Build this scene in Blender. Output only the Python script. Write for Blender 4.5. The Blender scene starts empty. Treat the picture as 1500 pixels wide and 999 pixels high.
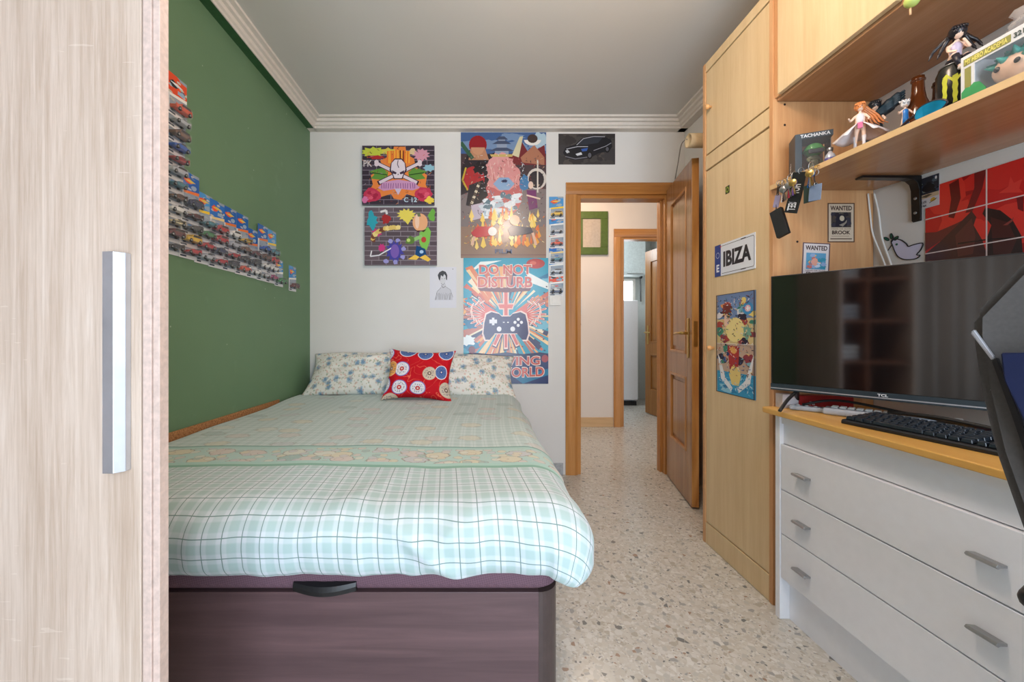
import bpy, bmesh, math, random
from mathutils import Vector, Matrix, noise
random.seed(7)
C = bpy.context.scene.collection
sc = bpy.context.scene
PI = math.pi
F0 = 588.0; CZ = 1.05
def PX(px, py, Y): return Vector(((px-700)*Y/F0, Y, CZ-(py-486)*Y/F0))   # survey: a pixel at a known depth
def YX(px, X): return F0*X/(px-700)                                       # depth at which plane x = X shows at px
def ZX(px, py, X): return CZ-(py-486)*YX(px, X)/F0
XL, XR, YB, ZC = -1.236, 1.52, 2.955, 2.59

# ---------------------------------------------------------------- materials
def lin(c):
    r = []
    for v in c[:3]:
        v = v/255.0
        r.append(v/12.92 if v <= .04045 else ((v+.055)/1.055)**2.4)
    return (r[0], r[1], r[2], 1)
class NT:
    def __init__(s, name):
        s.m = bpy.data.materials.new(name); s.m.use_nodes = True
        s.t = s.m.node_tree; s.b = s.t.nodes['Principled BSDF']
    def n(s, typ, **kw):
        nd = s.t.nodes.new(typ)
        for k, v in kw.items():
            if k.startswith('i_'):
                key = k[2:]
                key = int(key) if key.isdigit() else key.replace('_', ' ')
                nd.inputs[key].default_value = v
            else: setattr(nd, k, v)
        return nd
    def l(s, a, b): s.t.links.new(a, b)
    def math(s, op, a, b=None, c=None, clamp=False):
        nd = s.t.nodes.new('ShaderNodeMath'); nd.operation = op; nd.use_clamp = clamp
        for i, v in enumerate((a, b, c)):
            if v is None: continue
            if isinstance(v, (int, float)): nd.inputs[i].default_value = v
            else: s.l(v, nd.inputs[i])
        return nd.outputs[0]
    def mix(s, f, a, b, mode='MIX'):
        nd = s.t.nodes.new('ShaderNodeMix'); nd.data_type = 'RGBA'; nd.blend_type = mode
        for idx, v in ((0, f), (6, a), (7, b)):
            if isinstance(v, (int, float)): nd.inputs[idx].default_value = v
            elif isinstance(v, (tuple, list)): nd.inputs[idx].default_value = lin(v)
            else: s.l(v, nd.inputs[idx])
        return nd.outputs[2]
    def ramp(s, f, stops, interp='LINEAR'):
        nd = s.t.nodes.new('ShaderNodeValToRGB'); cr = nd.color_ramp; cr.interpolation = interp
        while len(cr.elements) < len(stops): cr.elements.new(.5)
        for e, (p, c) in zip(cr.elements, stops): e.position = p; e.color = lin(c)
        s.l(f, nd.inputs[0]); return nd.outputs[0]
    def coord(s, kind='Object', scale=(1,1,1), rot=(0,0,0)):
        tc = s.t.nodes.new('ShaderNodeTexCoord'); mp = s.t.nodes.new('ShaderNodeMapping')
        mp.inputs['Scale'].default_value = scale; mp.inputs['Rotation'].default_value = rot
        s.l(tc.outputs[kind], mp.inputs[0]); return mp.outputs[0]
    def noise(s, vec, scale, detail=3, rough=.5, dist=0):
        nd = s.t.nodes.new('ShaderNodeTexNoise'); nd.inputs['Scale'].default_value = scale
        nd.inputs['Detail'].default_value = detail; nd.inputs['Roughness'].default_value = rough
        nd.inputs['Distortion'].default_value = dist
        s.l(vec, nd.inputs['Vector']); return nd.outputs[0]
    def vor(s, vec, scale, out='Distance', feature='F1', dims='3D', rnd=1):
        nd = s.t.nodes.new('ShaderNodeTexVoronoi'); nd.feature = feature; nd.voronoi_dimensions = dims
        nd.inputs['Scale'].default_value = scale; nd.inputs['Randomness'].default_value = rnd
        s.l(vec, nd.inputs['Vector']); return nd.outputs[out]
    def bump(s, h, strength=.3, dist=.002):
        nd = s.t.nodes.new('ShaderNodeBump'); nd.inputs['Strength'].default_value = strength
        nd.inputs['Distance'].default_value = dist; s.l(h, nd.inputs['Height'])
        s.l(nd.outputs[0], s.b.inputs['Normal'])
    def base(s, c):
        if isinstance(c, (tuple, list)): s.b.inputs['Base Color'].default_value = lin(c)
        else: s.l(c, s.b.inputs['Base Color'])
        return s
    def set(s, rough=.5, metal=0, spec=.5, **kw):
        s.b.inputs['Roughness'].default_value = rough; s.b.inputs['Metallic'].default_value = metal
        s.b.inputs['Specular IOR Level'].default_value = spec
        for k, v in kw.items(): s.b.inputs[k.replace('_', ' ')].default_value = v
        return s.m
def plain(name, col, rough=.5, metal=0, spec=.5, var=.06, scale=40):
    t = NT(name)
    v = t.noise(t.coord(), scale, 3)
    dark = tuple(max(0, c*(1-var*2)) for c in col)
    t.base(t.mix(v, col if var == 0 else tuple(min(255, c*(1+var)) for c in col), dark))
    return t.set(rough, metal, spec)
def wood(name, a, b, c, grain=(1,1,.06), scale=28, rough=.4, fig=.55, spec=.4, big=3.0):
    t = NT(name)
    v = t.coord('Object', grain)
    n1 = t.noise(v, scale, 5, .6, .6)
    n2 = t.noise(v, scale*4.5, 3, .6)
    n0 = t.noise(v, big, 2, .5, .4)
    rings = t.math('FRACT', t.math('MULTIPLY', n0, 9))
    rings = t.math('ABSOLUTE', t.math('SUBTRACT', rings, .5))
    f = t.math('ADD', t.math('MULTIPLY', n1, .6), t.math('MULTIPLY', rings, fig*.7))
    f = t.math('ADD', f, t.math('MULTIPLY', n2, .25))
    col = t.ramp(f, [(.25, a), (.55, b), (.85, c)])
    t.base(col); t.bump(n2, .08, .001)
    return t.set(rough, 0, spec)

M = {}
M['wall'] = plain('white_wall_paint', (226,224,220), .75, spec=.2, var=.015, scale=3)
M['ceil'] = plain('ceiling_paint', (212,209,203), .85, spec=.1, var=.01, scale=2)
M['cornice'] = plain('plaster_cornice', (222,215,206), .7, spec=.2, var=.02)
M['hallwall'] = plain('hall_wall_paint', (226,214,202), .8, spec=.15, var=.015, scale=3)
def green_wall():
    t = NT('green_wall_paint'); v = t.coord()
    n = t.noise(v, 1.6, 3, .6); n2 = t.noise(v, 7, 4, .7); n3 = t.noise(v, 90, 2)
    base = t.mix(n, (112,144,110), (98,130,98))
    m = t.math('MULTIPLY', t.math('SUBTRACT', n2, .62, clamp=True), 2.2, clamp=True)
    base = t.mix(t.math('MULTIPLY', m, .6), base, (136,166,136))
    chips = t.math('LESS_THAN', t.vor(v, 9), .035)
    base = t.mix(t.math('MULTIPLY', chips, .5), base, (190,205,185))
    t.base(base); t.bump(n3, .15, .002)
    return t.set(.55, 0, .35)
M['green'] = green_wall()
M['green_shaded'] = plain('green_trim_shaded', (58,100,62), .6, spec=.3)  # darker than the wall green: the strip's shade is put into this colour
def terrazzo():
    t = NT('terrazzo'); v = t.coord('Object')
    warp = t.noise(v, 60, 2)
    cols = [(0,(206,203,194)),(.2,(197,192,181)),(.38,(212,210,204)),(.5,(190,189,182)),(.62,(203,199,189)),(.74,(218,217,211)),
            (.87,(180,173,160)),(.93,(160,160,158)),(.97,(116,117,116)),(.99,(160,132,112))]
    def cells(scale):
        nd = t.n('ShaderNodeTexVoronoi'); nd.inputs['Scale'].default_value = scale; t.l(v, nd.inputs['Vector'])
        sep = t.n('ShaderNodeSeparateColor'); t.l(nd.outputs['Color'], sep.inputs[0])
        return t.ramp(sep.outputs[0], cols, 'CONSTANT'), sep.outputs[1]
    big, r1 = cells(62); small, r2 = cells(150)
    pick = t.math('GREATER_THAN', r1, .5)
    c = t.mix(pick, small, big)
    e = t.vor(v, 62, 'Distance', 'DISTANCE_TO_EDGE')
    c = t.mix(t.math('MULTIPLY', t.math('LESS_THAN', e, .05), .4), c, (199,197,190))
    c = t.mix(t.math('MULTIPLY', t.noise(v, 1.3, 2), .25), c, (180,181,175))
    t.base(c); return t.set(.22, 0, .5)
M['floor'] = terrazzo()
M['marble'] = plain('grey_marble_baseboard', (176,178,180), .3, var=.12, scale=60)
M['pine'] = wood('light_pine_laminate', (230,206,164), (219,192,147), (203,171,124), (1,1,.07), 30, .38, .3)
M['pine_h'] = wood('pine_laminate_across', (228,198,150), (216,182,132), (198,160,110), (1,.07,1), 30, .38, .3)
M['pine_edge'] = wood('pine_edge', (221,175,126), (205,154,106), (188,136,90), (1,1,.07), 40, .4)
M['shelfunder'] = wood('shelf_laminate', (184,140,102), (168,124,86), (148,106,70), (1,.05,1), 26, .22, .4, .5)
M['desk'] = wood('solid_pine_desktop', (230,188,112), (218,168,88), (198,142,66), (1,.06,1), 24, .35, .55)
M['door'] = wood('varnished_pine_door', (182,134,88), (160,112,68), (126,84,48), (1,1,.05), 34, .22, .6, .5)
M['doorframe'] = wood('varnished_pine_frame', (204,148,86), (184,124,64), (146,94,44), (1,1,.04), 45, .25, .6, .5)
M['frame_h'] = wood('varnished_pine_frame_across', (204,148,86), (184,124,64), (146,94,44), (.04,1,1), 45, .25, .6, .5)
M['oakdoor'] = wood('oak_kitchen_door', (170,122,66), (150,102,50), (124,80,38), (1,1,.05), 40, .3, .5, .4)
M['hallbase'] = wood('hall_baseboard_wood', (214,180,136), (204,166,120), (186,146,102), (.06,1,1), 30, .4)
def sonoma():
    t = NT('sonoma_oak_laminate')
    v = t.coord('Object', (1,1,.035)); n1 = t.noise(v, 90, 6, .7, .5); n2 = t.noise(v, 330, 3, .6)
    w = t.coord('Object', (1,1,.12)); n0 = t.noise(w, 9, 3, .5, 1.2)
    f = t.math('ADD', t.math('MULTIPLY', n1, .6), t.math('MULTIPLY', n0, .35)); f = t.math('ADD', f, t.math('MULTIPLY', n2, .2))
    c = t.ramp(f, [(.36,(221,204,190)),(.52,(205,185,169)),(.66,(187,165,147)),(.85,(163,140,122))])
    q = t.coord('Object', (7,1,55)); s = t.noise(q, 3, 2, .4, .5); a = t.noise(t.coord('Object'), 5, 1)
    m = t.math('MULTIPLY', t.math('GREATER_THAN', s, .70), t.math('GREATER_THAN', a, .55))
    c = t.mix(t.math('MULTIPLY', m, .18), c, (242,230,216))
    t.base(c); t.bump(n1, .15, .001); return t.set(.5, 0, .35)
M['sonoma'] = sonoma()
M['sonoma_edge'] = plain('sonoma_edge_band', (214,190,178), .5, var=.08, scale=120)
M['alu'] = plain('brushed_aluminium', (206,208,214), .38, .75, var=.03)
M['steel'] = plain('satin_steel', (170,172,174), .3, .9, var=.03)
M['brass'] = plain('aged_brass', (196,164,98), .3, .9, var=.05)
M['white_lac'] = plain('white_lacquer', (243,246,252), .35, spec=.5, var=.01)
M['plastic_w'] = plain('white_plastic', (232,230,224), .35, var=.02)
M['black'] = plain('black_plastic', (28,28,30), .4, var=.1)
M['black_metal'] = plain('black_painted_metal', (26,24,24), .3, .3, var=.1)
M['rubber'] = plain('black_cable_rubber', (22,22,24), .5)
def wenge():
    t = NT('wenge_laminate'); v = t.coord('Object', (.05,1,1)); n = t.noise(v, 40, 5, .6, .5); n0 = t.noise(v, 8, 3, .5, .5)
    f = t.math('ADD', t.math('MULTIPLY', n, .5), t.math('MULTIPLY', n0, .5))
    t.base(t.ramp(f, [(.3,(112,86,88)),(.5,(94,72,74)),(.7,(74,56,60))])); return t.set(.38, 0, .4)
M['wenge'] = wenge()
M['wenge_post'] = plain('dark_corner_post', (74,60,58), .35, var=.08)
def plum():
    t = NT('plum_3d_fabric'); v = t.coord('Object', (1,1,1), (0,.6,0)); ch = t.n('ShaderNodeTexChecker'); t.l(v, ch.inputs['Vector'])
    ch.inputs['Scale'].default_value = 330
    t.base(t.mix(ch.outputs[1], (120,92,104), (92,68,78))); t.bump(ch.outputs[1], .4, .001); return t.set(.75, 0, .2)
M['plum'] = plum()
def cork():
    t = NT('cork'); v = t.coord(); n = t.noise(v, 120, 4, .7)
    t.base(t.ramp(n, [(.3,(112,78,52)),(.5,(176,128,86)),(.7,(198,150,104))])); return t.set(.9, 0, .1)
M['cork'] = cork()
def attr_mat(name, rough=.4, spec=.4, coat=0):
    t = NT(name); a = t.n('ShaderNodeAttribute'); a.attribute_name = 'col'; t.l(a.outputs['Color'], t.b.inputs['Base Color'])
    return t.set(rough, 0, spec, Coat_Weight=coat)
M['print'] = attr_mat('printed_paper', .5, .35)
M['gloss'] = attr_mat('glossy_poster_print', .2, .5)
M['canvas'] = attr_mat('canvas_print', .65, .2)
M['paint'] = attr_mat('painted_plastic', .35, .5)
M['metalplate'] = attr_mat('painted_metal_plate', .3, .5)
def clear(name, col=(240,245,250), alpha=.22, rough=.05, spec=.6):
    t = NT(name); t.base(col); m = t.set(rough, 0, spec, Alpha=alpha); return m
M['clear'] = clear('clear_blister_plastic', (235,240,245), .10)
M['wrap'] = clear('crinkled_clear_wrap', (235,232,230), .35, .15)
M['brownglass'] = plain('brown_bottle_glass', (96,48,18), .08, 0, .7, .1)
M['darkglass'] = plain('dark_bottle_glass', (48,26,20), .08, 0, .7, .1)
M['skin'] = plain('figure_skin', (240,206,182), .45, var=.02)
def emis(name, col, s):
    t = NT(name); t.base(col); t.b.inputs['Emission Color'].default_value = lin(col); t.b.inputs['Emission Strength'].default_value = s
    return t.m

# ---------------------------------------------------------------- mesh helpers
def nb(): return bmesh.new()
def add_box(bm, x0, x1, y0, y1, z0, z1, bev=0, seg=2, mi=0, mat=None):
    r = bmesh.ops.create_cube(bm, size=1)
    vs = r['verts']
    for v in vs:
        v.co = Vector(((x0+x1)/2+v.co.x*(x1-x0), (y0+y1)/2+v.co.y*(y1-y0), (z0+z1)/2+v.co.z*(z1-z0)))
    fs = set(f for v in vs for f in v.link_faces)
    if bev > 0:
        es = list(set(e for v in vs for e in v.link_edges))
        rr = bmesh.ops.bevel(bm, geom=es, offset=bev, segments=seg, affect='EDGES', profile=.5)
        fs = set(rr['faces']) | set(f for v in rr['verts'] for f in v.link_faces)
        vs = list(set(v for f in fs for v in f.verts))
    for f in fs: f.material_index = mi
    if mat is not None: bmesh.ops.transform(bm, matrix=mat, verts=list(set(vs)))
    return list(set(vs))
def add_prism(bm, pts, ax, a0, a1, bev=0, mi=0):
    """pts: 2D outline; ax: axis extruded ('x','y','z') from a0 to a1"""
    def mk(p, a):
        if ax == 'x': return (a, p[0], p[1])
        if ax == 'y': return (p[0], a, p[1])
        return (p[0], p[1], a)
    A = [bm.verts.new(mk(p, a0)) for p in pts]; B = [bm.verts.new(mk(p, a1)) for p in pts]
    n = len(pts); fs = [bm.faces.new(A), bm.faces.new(B[::-1])]
    for i in range(n): fs.append(bm.faces.new((A[i], B[i], B[(i+1) % n], A[(i+1) % n])))
    for f in fs: f.material_index = mi
    bmesh.ops.recalc_face_normals(bm, faces=fs)
    if bev:
        es = list(set(e for f in fs for e in f.edges))
        bmesh.ops.bevel(bm, geom=es, offset=bev, segments=2, affect='EDGES', profile=.5)
    return A+B
def add_lathe(bm, prof, n=24, cx=0, cy=0, z=0, mi=0, mat=None):
    rings = []
    for r, h in prof:
        if r < 1e-5: rings.append([bm.verts.new((cx, cy, z+h))])
        else: rings.append([bm.verts.new((cx+r*math.cos(2*PI*i/n), cy+r*math.sin(2*PI*i/n), z+h)) for i in range(n)])
    fs = []
    for a, b in zip(rings, rings[1:]):
        for i in range(n):
            j = (i+1) % n
            if len(a) == 1 and len(b) == 1: continue
            if len(a) == 1: fs.append(bm.faces.new((a[0], b[j], b[i])))
            elif len(b) == 1: fs.append(bm.faces.new((a[i], a[j], b[0])))
            else: fs.append(bm.faces.new((a[i], a[j], b[j], b[i])))
    if len(rings[0]) > 1: fs.append(bm.faces.new(rings[0][::-1]))
    if len(rings[-1]) > 1: fs.append(bm.faces.new(rings[-1]))
    for f in fs: f.material_index = mi; f.smooth = True
    vs = [v for r in rings for v in r]
    bmesh.ops.recalc_face_normals(bm, faces=fs)
    if mat is not None: bmesh.ops.transform(bm, matrix=mat, verts=vs)
    return vs
def axis_mat(p, d):
    d = Vector(d).normalized(); q = Vector((0,0,1)).rotation_difference(d)
    return Matrix.Translation(Vector(p)) @ q.to_matrix().to_4x4()
def add_cyl(bm, p, q, r, n=16, r2=None, mi=0):
    p = Vector(p); q = Vector(q); L = (q-p).length
    return add_lathe(bm, [(r, 0), (r if r2 is None else r2, L)], n, mi=mi, mat=axis_mat(p, q-p))
def smooth_path(pts, k=6):
    pts = [Vector(p) for p in pts]; out = []
    for i in range(len(pts)-1):
        p0 = pts[max(i-1, 0)]; p1 = pts[i]; p2 = pts[i+1]; p3 = pts[min(i+2, len(pts)-1)]
        for j in range(k):
            t = j/k
            out.append(.5*((2*p1)+(-p0+p2)*t+(2*p0-5*p1+4*p2-p3)*t*t+(-p0+3*p1-3*p2+p3)*t**3))
    out.append(pts[-1]); return out
def add_tube(bm, pts, r, n=8, mi=0, sm=True, k=6, closed=False, flat=1.0):
    P = smooth_path(pts, k) if sm else [Vector(p) for p in pts]
    rings = []; up = None
    for i, p in enumerate(P):
        d = (P[min(i+1, len(P)-1)]-P[max(i-1, 0)]).normalized()
        if up is None:
            up = Vector((0,0,1)) if abs(d.z) < .9 else Vector((1,0,0))
        s = d.cross(up); s = s.normalized() if s.length > 1e-6 else Vector((1,0,0)); up = s.cross(d).normalized()
        rr = r[min(int(i/len(P)*len(r)), len(r)-1)] if isinstance(r, list) else r
        rings.append([bm.verts.new(p+s*math.cos(2*PI*j/n)*rr+up*math.sin(2*PI*j/n)*rr*flat) for j in range(n)])
    fs = []
    for a, b in zip(rings, rings[1:]):
        for j in range(n): fs.append(bm.faces.new((a[j], a[(j+1) % n], b[(j+1) % n], b[j])))
    fs.append(bm.faces.new(rings[0][::-1])); fs.append(bm.faces.new(rings[-1]))
    for f in fs: f.smooth = True; f.material_index = mi
    bmesh.ops.recalc_face_normals(bm, faces=fs)
def add_sphere(bm, c, r, sx=1, sy=1, sz=1, n=14, mi=0, mat=None):
    rr = bmesh.ops.create_uvsphere(bm, u_segments=n, v_segments=max(6, n*2//3), radius=r)
    for v in rr['verts']:
        v.co = Vector((v.co.x*sx, v.co.y*sy, v.co.z*sz))
        if mat is not None: v.co = mat @ v.co
        v.co += Vector(c)
    for f in set(f for v in rr['verts'] for f in v.link_faces): f.smooth = True; f.material_index = mi
    return rr['verts']
def ring(bm, c, R, r, nrm=(0,0,1), n=24, m=8, mi=0):
    mt = axis_mat(c, nrm); g = []
    for i in range(n):
        a = 2*PI*i/n
        g.append([bm.verts.new(mt @ Vector(((R+r*math.cos(2*PI*j/m))*math.cos(a), (R+r*math.cos(2*PI*j/m))*math.sin(a), r*math.sin(2*PI*j/m)))) for j in range(m)])
    for i in range(n):
        for j in range(m):
            f = bm.faces.new((g[i][j], g[(i+1) % n][j], g[(i+1) % n][(j+1) % m], g[i][(j+1) % m])); f.smooth = True; f.material_index = mi
def flat_smooth(bm, on=True):
    for f in bm.faces: f.smooth = on

# ---------------------------------------------------------------- object helpers
def pinv(p):
    return Matrix.LocRotScale(p.location, p.rotation_euler, p.scale).inverted()
def wm(p):
    m = Matrix.LocRotScale(p.location, p.rotation_euler, p.scale)
    m = p.matrix_parent_inverse @ m
    return wm(p.parent) @ m if p.parent else Matrix.LocRotScale(p.location, p.rotation_euler, p.scale)
def obj(name, bm, mats, parent=None, sm=False, origin=None):
    me = bpy.data.meshes.new(name)
    if origin is not None: bmesh.ops.translate(bm, verts=bm.verts, vec=-Vector(origin))
    bm.to_mesh(me); bm.free()
    if sm:
        for p in me.polygons: p.use_smooth = True
    o = bpy.data.objects.new(name, me); C.objects.link(o)
    if not isinstance(mats, (list, tuple)): mats = [mats]
    for m in mats: me.materials.append(m)
    if origin is not None: o.location = origin
    if parent is not None:
        o.parent = parent
        o.matrix_parent_inverse = wm(parent).inverted()
    return o
def tag(o, label=None, cat=None, group=None, kind=None):
    if label: o['label'] = label
    if cat: o['category'] = cat
    if group: o['group'] = group
    if kind: o['kind'] = kind
    return o
def thing(name, label, cat, loc=(0,0,0), group=None, rz=0):
    o = bpy.data.objects.new(name, None); C.objects.link(o); o.location = loc; o.rotation_euler = (0,0,rz)
    o.empty_display_size = .05
    return tag(o, label, cat, group)
def part(name, bm, m, parent, label=None, sm=False):
    o = obj(name, bm, m, parent, sm)
    if label: o['label'] = label
    return o
def struct(name, bm, m, parent=None, label=None, cat=None):
    o = obj(name, bm, m, parent)
    if parent is None: o['kind'] = 'structure'
    if label: o['label'] = label
    if cat: o['category'] = cat
    return o
def copy_thing(root, loc, rot=None):
    r = root.copy(); C.objects.link(r); r.location = loc
    if rot is not None: r.rotation_euler = rot
    for ch in root.children:
        c = ch.copy(); C.objects.link(c); c.parent = r
        for g in ch.children:
            d = g.copy(); C.objects.link(d); d.parent = c
    return r
def skin_body(name, joints, edges, mats, parent, lv=2):
    me = bpy.data.meshes.new(name)
    me.from_pydata([j[0] for j in joints], edges, []); me.materials.append(mats)
    o = bpy.data.objects.new(name, me); C.objects.link(o)
    md = o.modifiers.new('skin', 'SKIN')
    for i, j in enumerate(joints):
        r = j[1]; me.skin_vertices[0].data[i].radius = (r, r) if not isinstance(r, tuple) else r
    me.skin_vertices[0].data[0].use_root = True
    s = o.modifiers.new('sub', 'SUBSURF'); s.levels = lv; s.render_levels = lv
    if parent is not None:
        o.parent = parent; o.matrix_parent_inverse = wm(parent).inverted()
    return o

# text outlines from Blender's own font
_tc = {}
def text_polys(s, bold=.0):
    if (s, bold) in _tc: return _tc[(s, bold)]
    cu = bpy.data.curves.new('t', 'FONT'); cu.body = s; cu.offset = bold; cu.resolution_u = 3
    o = bpy.data.objects.new('t', cu); C.objects.link(o)
    dg = bpy.context.evaluated_depsgraph_get(); ev = o.evaluated_get(dg); me = ev.to_mesh()
    vs = [(v.co.x, v.co.y) for v in me.vertices]; fs = [tuple(p.vertices) for p in me.polygons]
    ev.to_mesh_clear(); bpy.data.objects.remove(o); bpy.data.curves.remove(cu)
    x0 = min(v[0] for v in vs); x1 = max(v[0] for v in vs); y0 = min(v[1] for v in vs); y1 = max(v[1] for v in vs)
    vs = [((x-x0)/(x1-x0), (y-y0)/(y1-y0)) for x, y in vs]
    _tc[(s, bold)] = (vs, fs); return vs, fs

class Art:
    """flat artwork: coordinates 0..1 across and 0..1 downwards; shapes are clipped to the sheet"""
    def __init__(s, W, H, base, th=.0012, rnd=3):
        s.W, s.H, s.th = W, H, th; s.base = base; s.sh = []; s.r = random.Random(rnd)
    def poly(s, pts, col, ly=1):
        p = list(pts)
        for ax, lim, sg in ((0,0,1),(0,1,-1),(1,0,1),(1,1,-1)):
            out = []
            for i in range(len(p)):
                a, b = p[i], p[(i+1) % len(p)]
                da, db = (a[ax]-lim)*sg, (b[ax]-lim)*sg
                if da >= 0: out.append(a)
                if (da >= 0) != (db >= 0):
                    t = da/(da-db); out.append((a[0]+(b[0]-a[0])*t, a[1]+(b[1]-a[1])*t))
            p = out
            if len(p) < 3: return
        s.sh.append(([tuple(q) for q in p], None, col, ly))
    def rect(s, x0, y0, x1, y1, col, ly=1): s.poly([(x0,y0),(x1,y0),(x1,y1),(x0,y1)], col, ly)
    def ell(s, cx, cy, rx, ry, col, ly=2, n=18, rot=0, a0=0, a1=2*PI):
        k = s.H/s.W
        pts = []
        for i in range(n if a1-a0 > 6.2 else n+1):
            a = a0+(a1-a0)*i/n; x = rx*math.cos(a); y = ry*math.sin(a)/k*1.0
            y = ry*math.sin(a)
            X = x*math.cos(rot)-y*k*math.sin(rot); Y = (x*math.sin(rot)+y*k*math.cos(rot))/k
            pts.append((cx+X, cy+Y))
        s.poly(pts, col, ly)
    def blob(s, cx, cy, rx, ry, col, ly=2, n=22, j=.28, spikes=False):
        pts = []
        for i in range(n):
            a = 2*PI*i/n; q = 1+s.r.uniform(-j, j)
            if spikes: q = 1.15 if i % 2 else .7+s.r.uniform(0, .15)
            pts.append((cx+rx*q*math.cos(a), cy+ry*q*math.sin(a)))
        s.poly(pts, col, ly)
    def line(s, pts, w, col, ly=3, w2=None):
        k = s.H/s.W
        for i, (a, b) in enumerate(zip(pts, pts[1:])):
            dx, dy = b[0]-a[0], (b[1]-a[1])*k; L = math.hypot(dx, dy) or 1
            nx, ny = -dy/L, dx/L/k; wa = w/2; wb = (w if w2 is None else w2)/2
            s.poly([(a[0]+nx*wa, a[1]+ny*wa), (b[0]+nx*wb, b[1]+ny*wb), (b[0]-nx*wb, b[1]-ny*wb), (a[0]-nx*wa, a[1]-ny*wa)], col, ly)
    def text(s, t, x0, y0, x1, y1, col, ly=5, bold=.02, shear=0, arc=0):
        vs, fs = text_polys(t, bold)
        P = [(x0+(x1-x0)*u+shear*(v-.5), y1-(y1-y0)*v+arc*(u-.5)) for u, v in vs]
        s.sh.append((P, fs, col, ly))
    def bricks(s, rows, cols, face, mortar, ly=1):
        s.base = mortar
        for r in range(rows):
            o = .5 if r % 2 else 0
            for c in range(-1, cols+1):
                q = s.r.uniform(.85, 1.12); f = tuple(min(255, v*q) for v in face)
                s.rect((c+o)/cols+.004, r/rows+.006, (c+1+o)/cols-.004, (r+1)/rows-.006, f, ly)
    def build(s, name, tl, u, d=(0,0,-1), mat=None, parent=None, step=.00035, curl=None, edge=None):
        tl = Vector(tl); u = Vector(u).normalized(); d = Vector(d).normalized()
        n = d.cross(u).normalized()      # outward for a viewer who sees u to the right and d downwards
        bm = nb(); cl = bm.loops.layers.float_color.new('col')
        def P(x, y, o):
            q = tl+u*(x*s.W)+d*(y*s.H)+n*o
            if curl: q += n*curl(x, y)
            return q
        def setc(f, c):
            c = lin(c)
            for l in f.loops: l[cl] = c
        N = 1 if not curl else 10
        e = edge or s.base
        top = {}; bot = {}
        for i in range(N+1):
            for j in range(N+1):
                top[i,j] = bm.verts.new(P(i/N, j/N, s.th)); bot[i,j] = bm.verts.new(P(i/N, j/N, 0))
        for i in range(N):
            for j in range(N):
                setc(bm.faces.new((top[i,j], top[i,j+1], top[i+1,j+1], top[i+1,j])), s.base)
                setc(bm.faces.new((bot[i,j], bot[i+1,j], bot[i+1,j+1], bot[i,j+1])), (230,228,224))
            for a, b in (((i,0),(i+1,0)), ((i+1,N),(i,N)), ((0,i+1),(0,i)), ((N,i),(N,i+1))):
                setc(bm.faces.new((bot[a], top[a], top[b], bot[b])), e)
        for rk, (pts, fs, col, ly) in enumerate(sorted(s.sh, key=lambda q: q[3])):
            vs = [bm.verts.new(P(x, y, s.th+.0001+rk*1.2e-5)) for x, y in pts]
            for f in (fs or [tuple(range(len(pts)))]):
                try: ff = bm.faces.new([vs[i] for i in f])
                except ValueError: continue
                setc(ff, col)
                ff.normal_update()
                if ff.normal.dot(n) < 0: ff.normal_flip()
        return obj(name, bm, mat or M['print'], parent, origin=tl if parent is None else None)
# ================================================================= the room
YR = -1.35
bm = nb(); add_box(bm, XL-.3, 3.3, YR-.1, 6.6, -.06, 0); struct('floor', bm, M['floor'], label='terrazzo floor of pale stone chips', cat='floor')
bm = nb(); add_box(bm, XL-.3, 3.3, YR-.1, 6.6, ZC, ZC+.08); struct('ceiling', bm, M['ceil'], label='plain off-white ceiling', cat='ceiling')
bm = nb(); add_box(bm, XL-.1, XL, YR-.1, YB+.1, 0, ZC); struct('wall_left', bm, M['green'], label='green painted wall beside the bed', cat='wall')
bm = nb(); add_box(bm, XR, XR+.1, YR-.1, YB+.1, 0, ZC); struct('wall_right', bm, M['wall'], label='white wall behind the desk', cat='wall')
DX0, DX1, DZ = .729, 1.405, 2.06
bm = nb()
add_box(bm, XL, DX0, YB, YB+.1, 0, ZC); add_box(bm, DX1, XR, YB, YB+.1, 0, ZC); add_box(bm, DX0, DX1, YB, YB+.1, DZ, ZC)
struct('wall_back', bm, M['wall'], label='white end wall with posters and doorway', cat='wall')
# wall behind the camera with a tall balcony opening
WX0, WX1, WZ0, WZ1 = -.35, 1.25, .12, 2.25
bm = nb()
add_box(bm, XL, WX0, YR-.1, YR, 0, ZC); add_box(bm, WX1, XR, YR-.1, YR, 0, ZC)
add_box(bm, WX0, WX1, YR-.1, YR, 0, WZ0); add_box(bm, WX0, WX1, YR-.1, YR, WZ1, ZC)
struct('wall_rear', bm, M['wall'])
bm = nb()
for a, b in ((WX0, WX0+.05), (WX1-.05, WX1), ((WX0+WX1)/2-.035, (WX0+WX1)/2+.035)): add_box(bm, a, b, YR-.09, YR-.03, WZ0, WZ1)
add_box(bm, WX0+.05, WX1-.05, YR-.088, YR-.032, WZ0, WZ0+.05); add_box(bm, WX0+.05, WX1-.05, YR-.088, YR-.032, WZ1-.05, WZ1)
struct('window_1', bm, M['plastic_w'])

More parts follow.
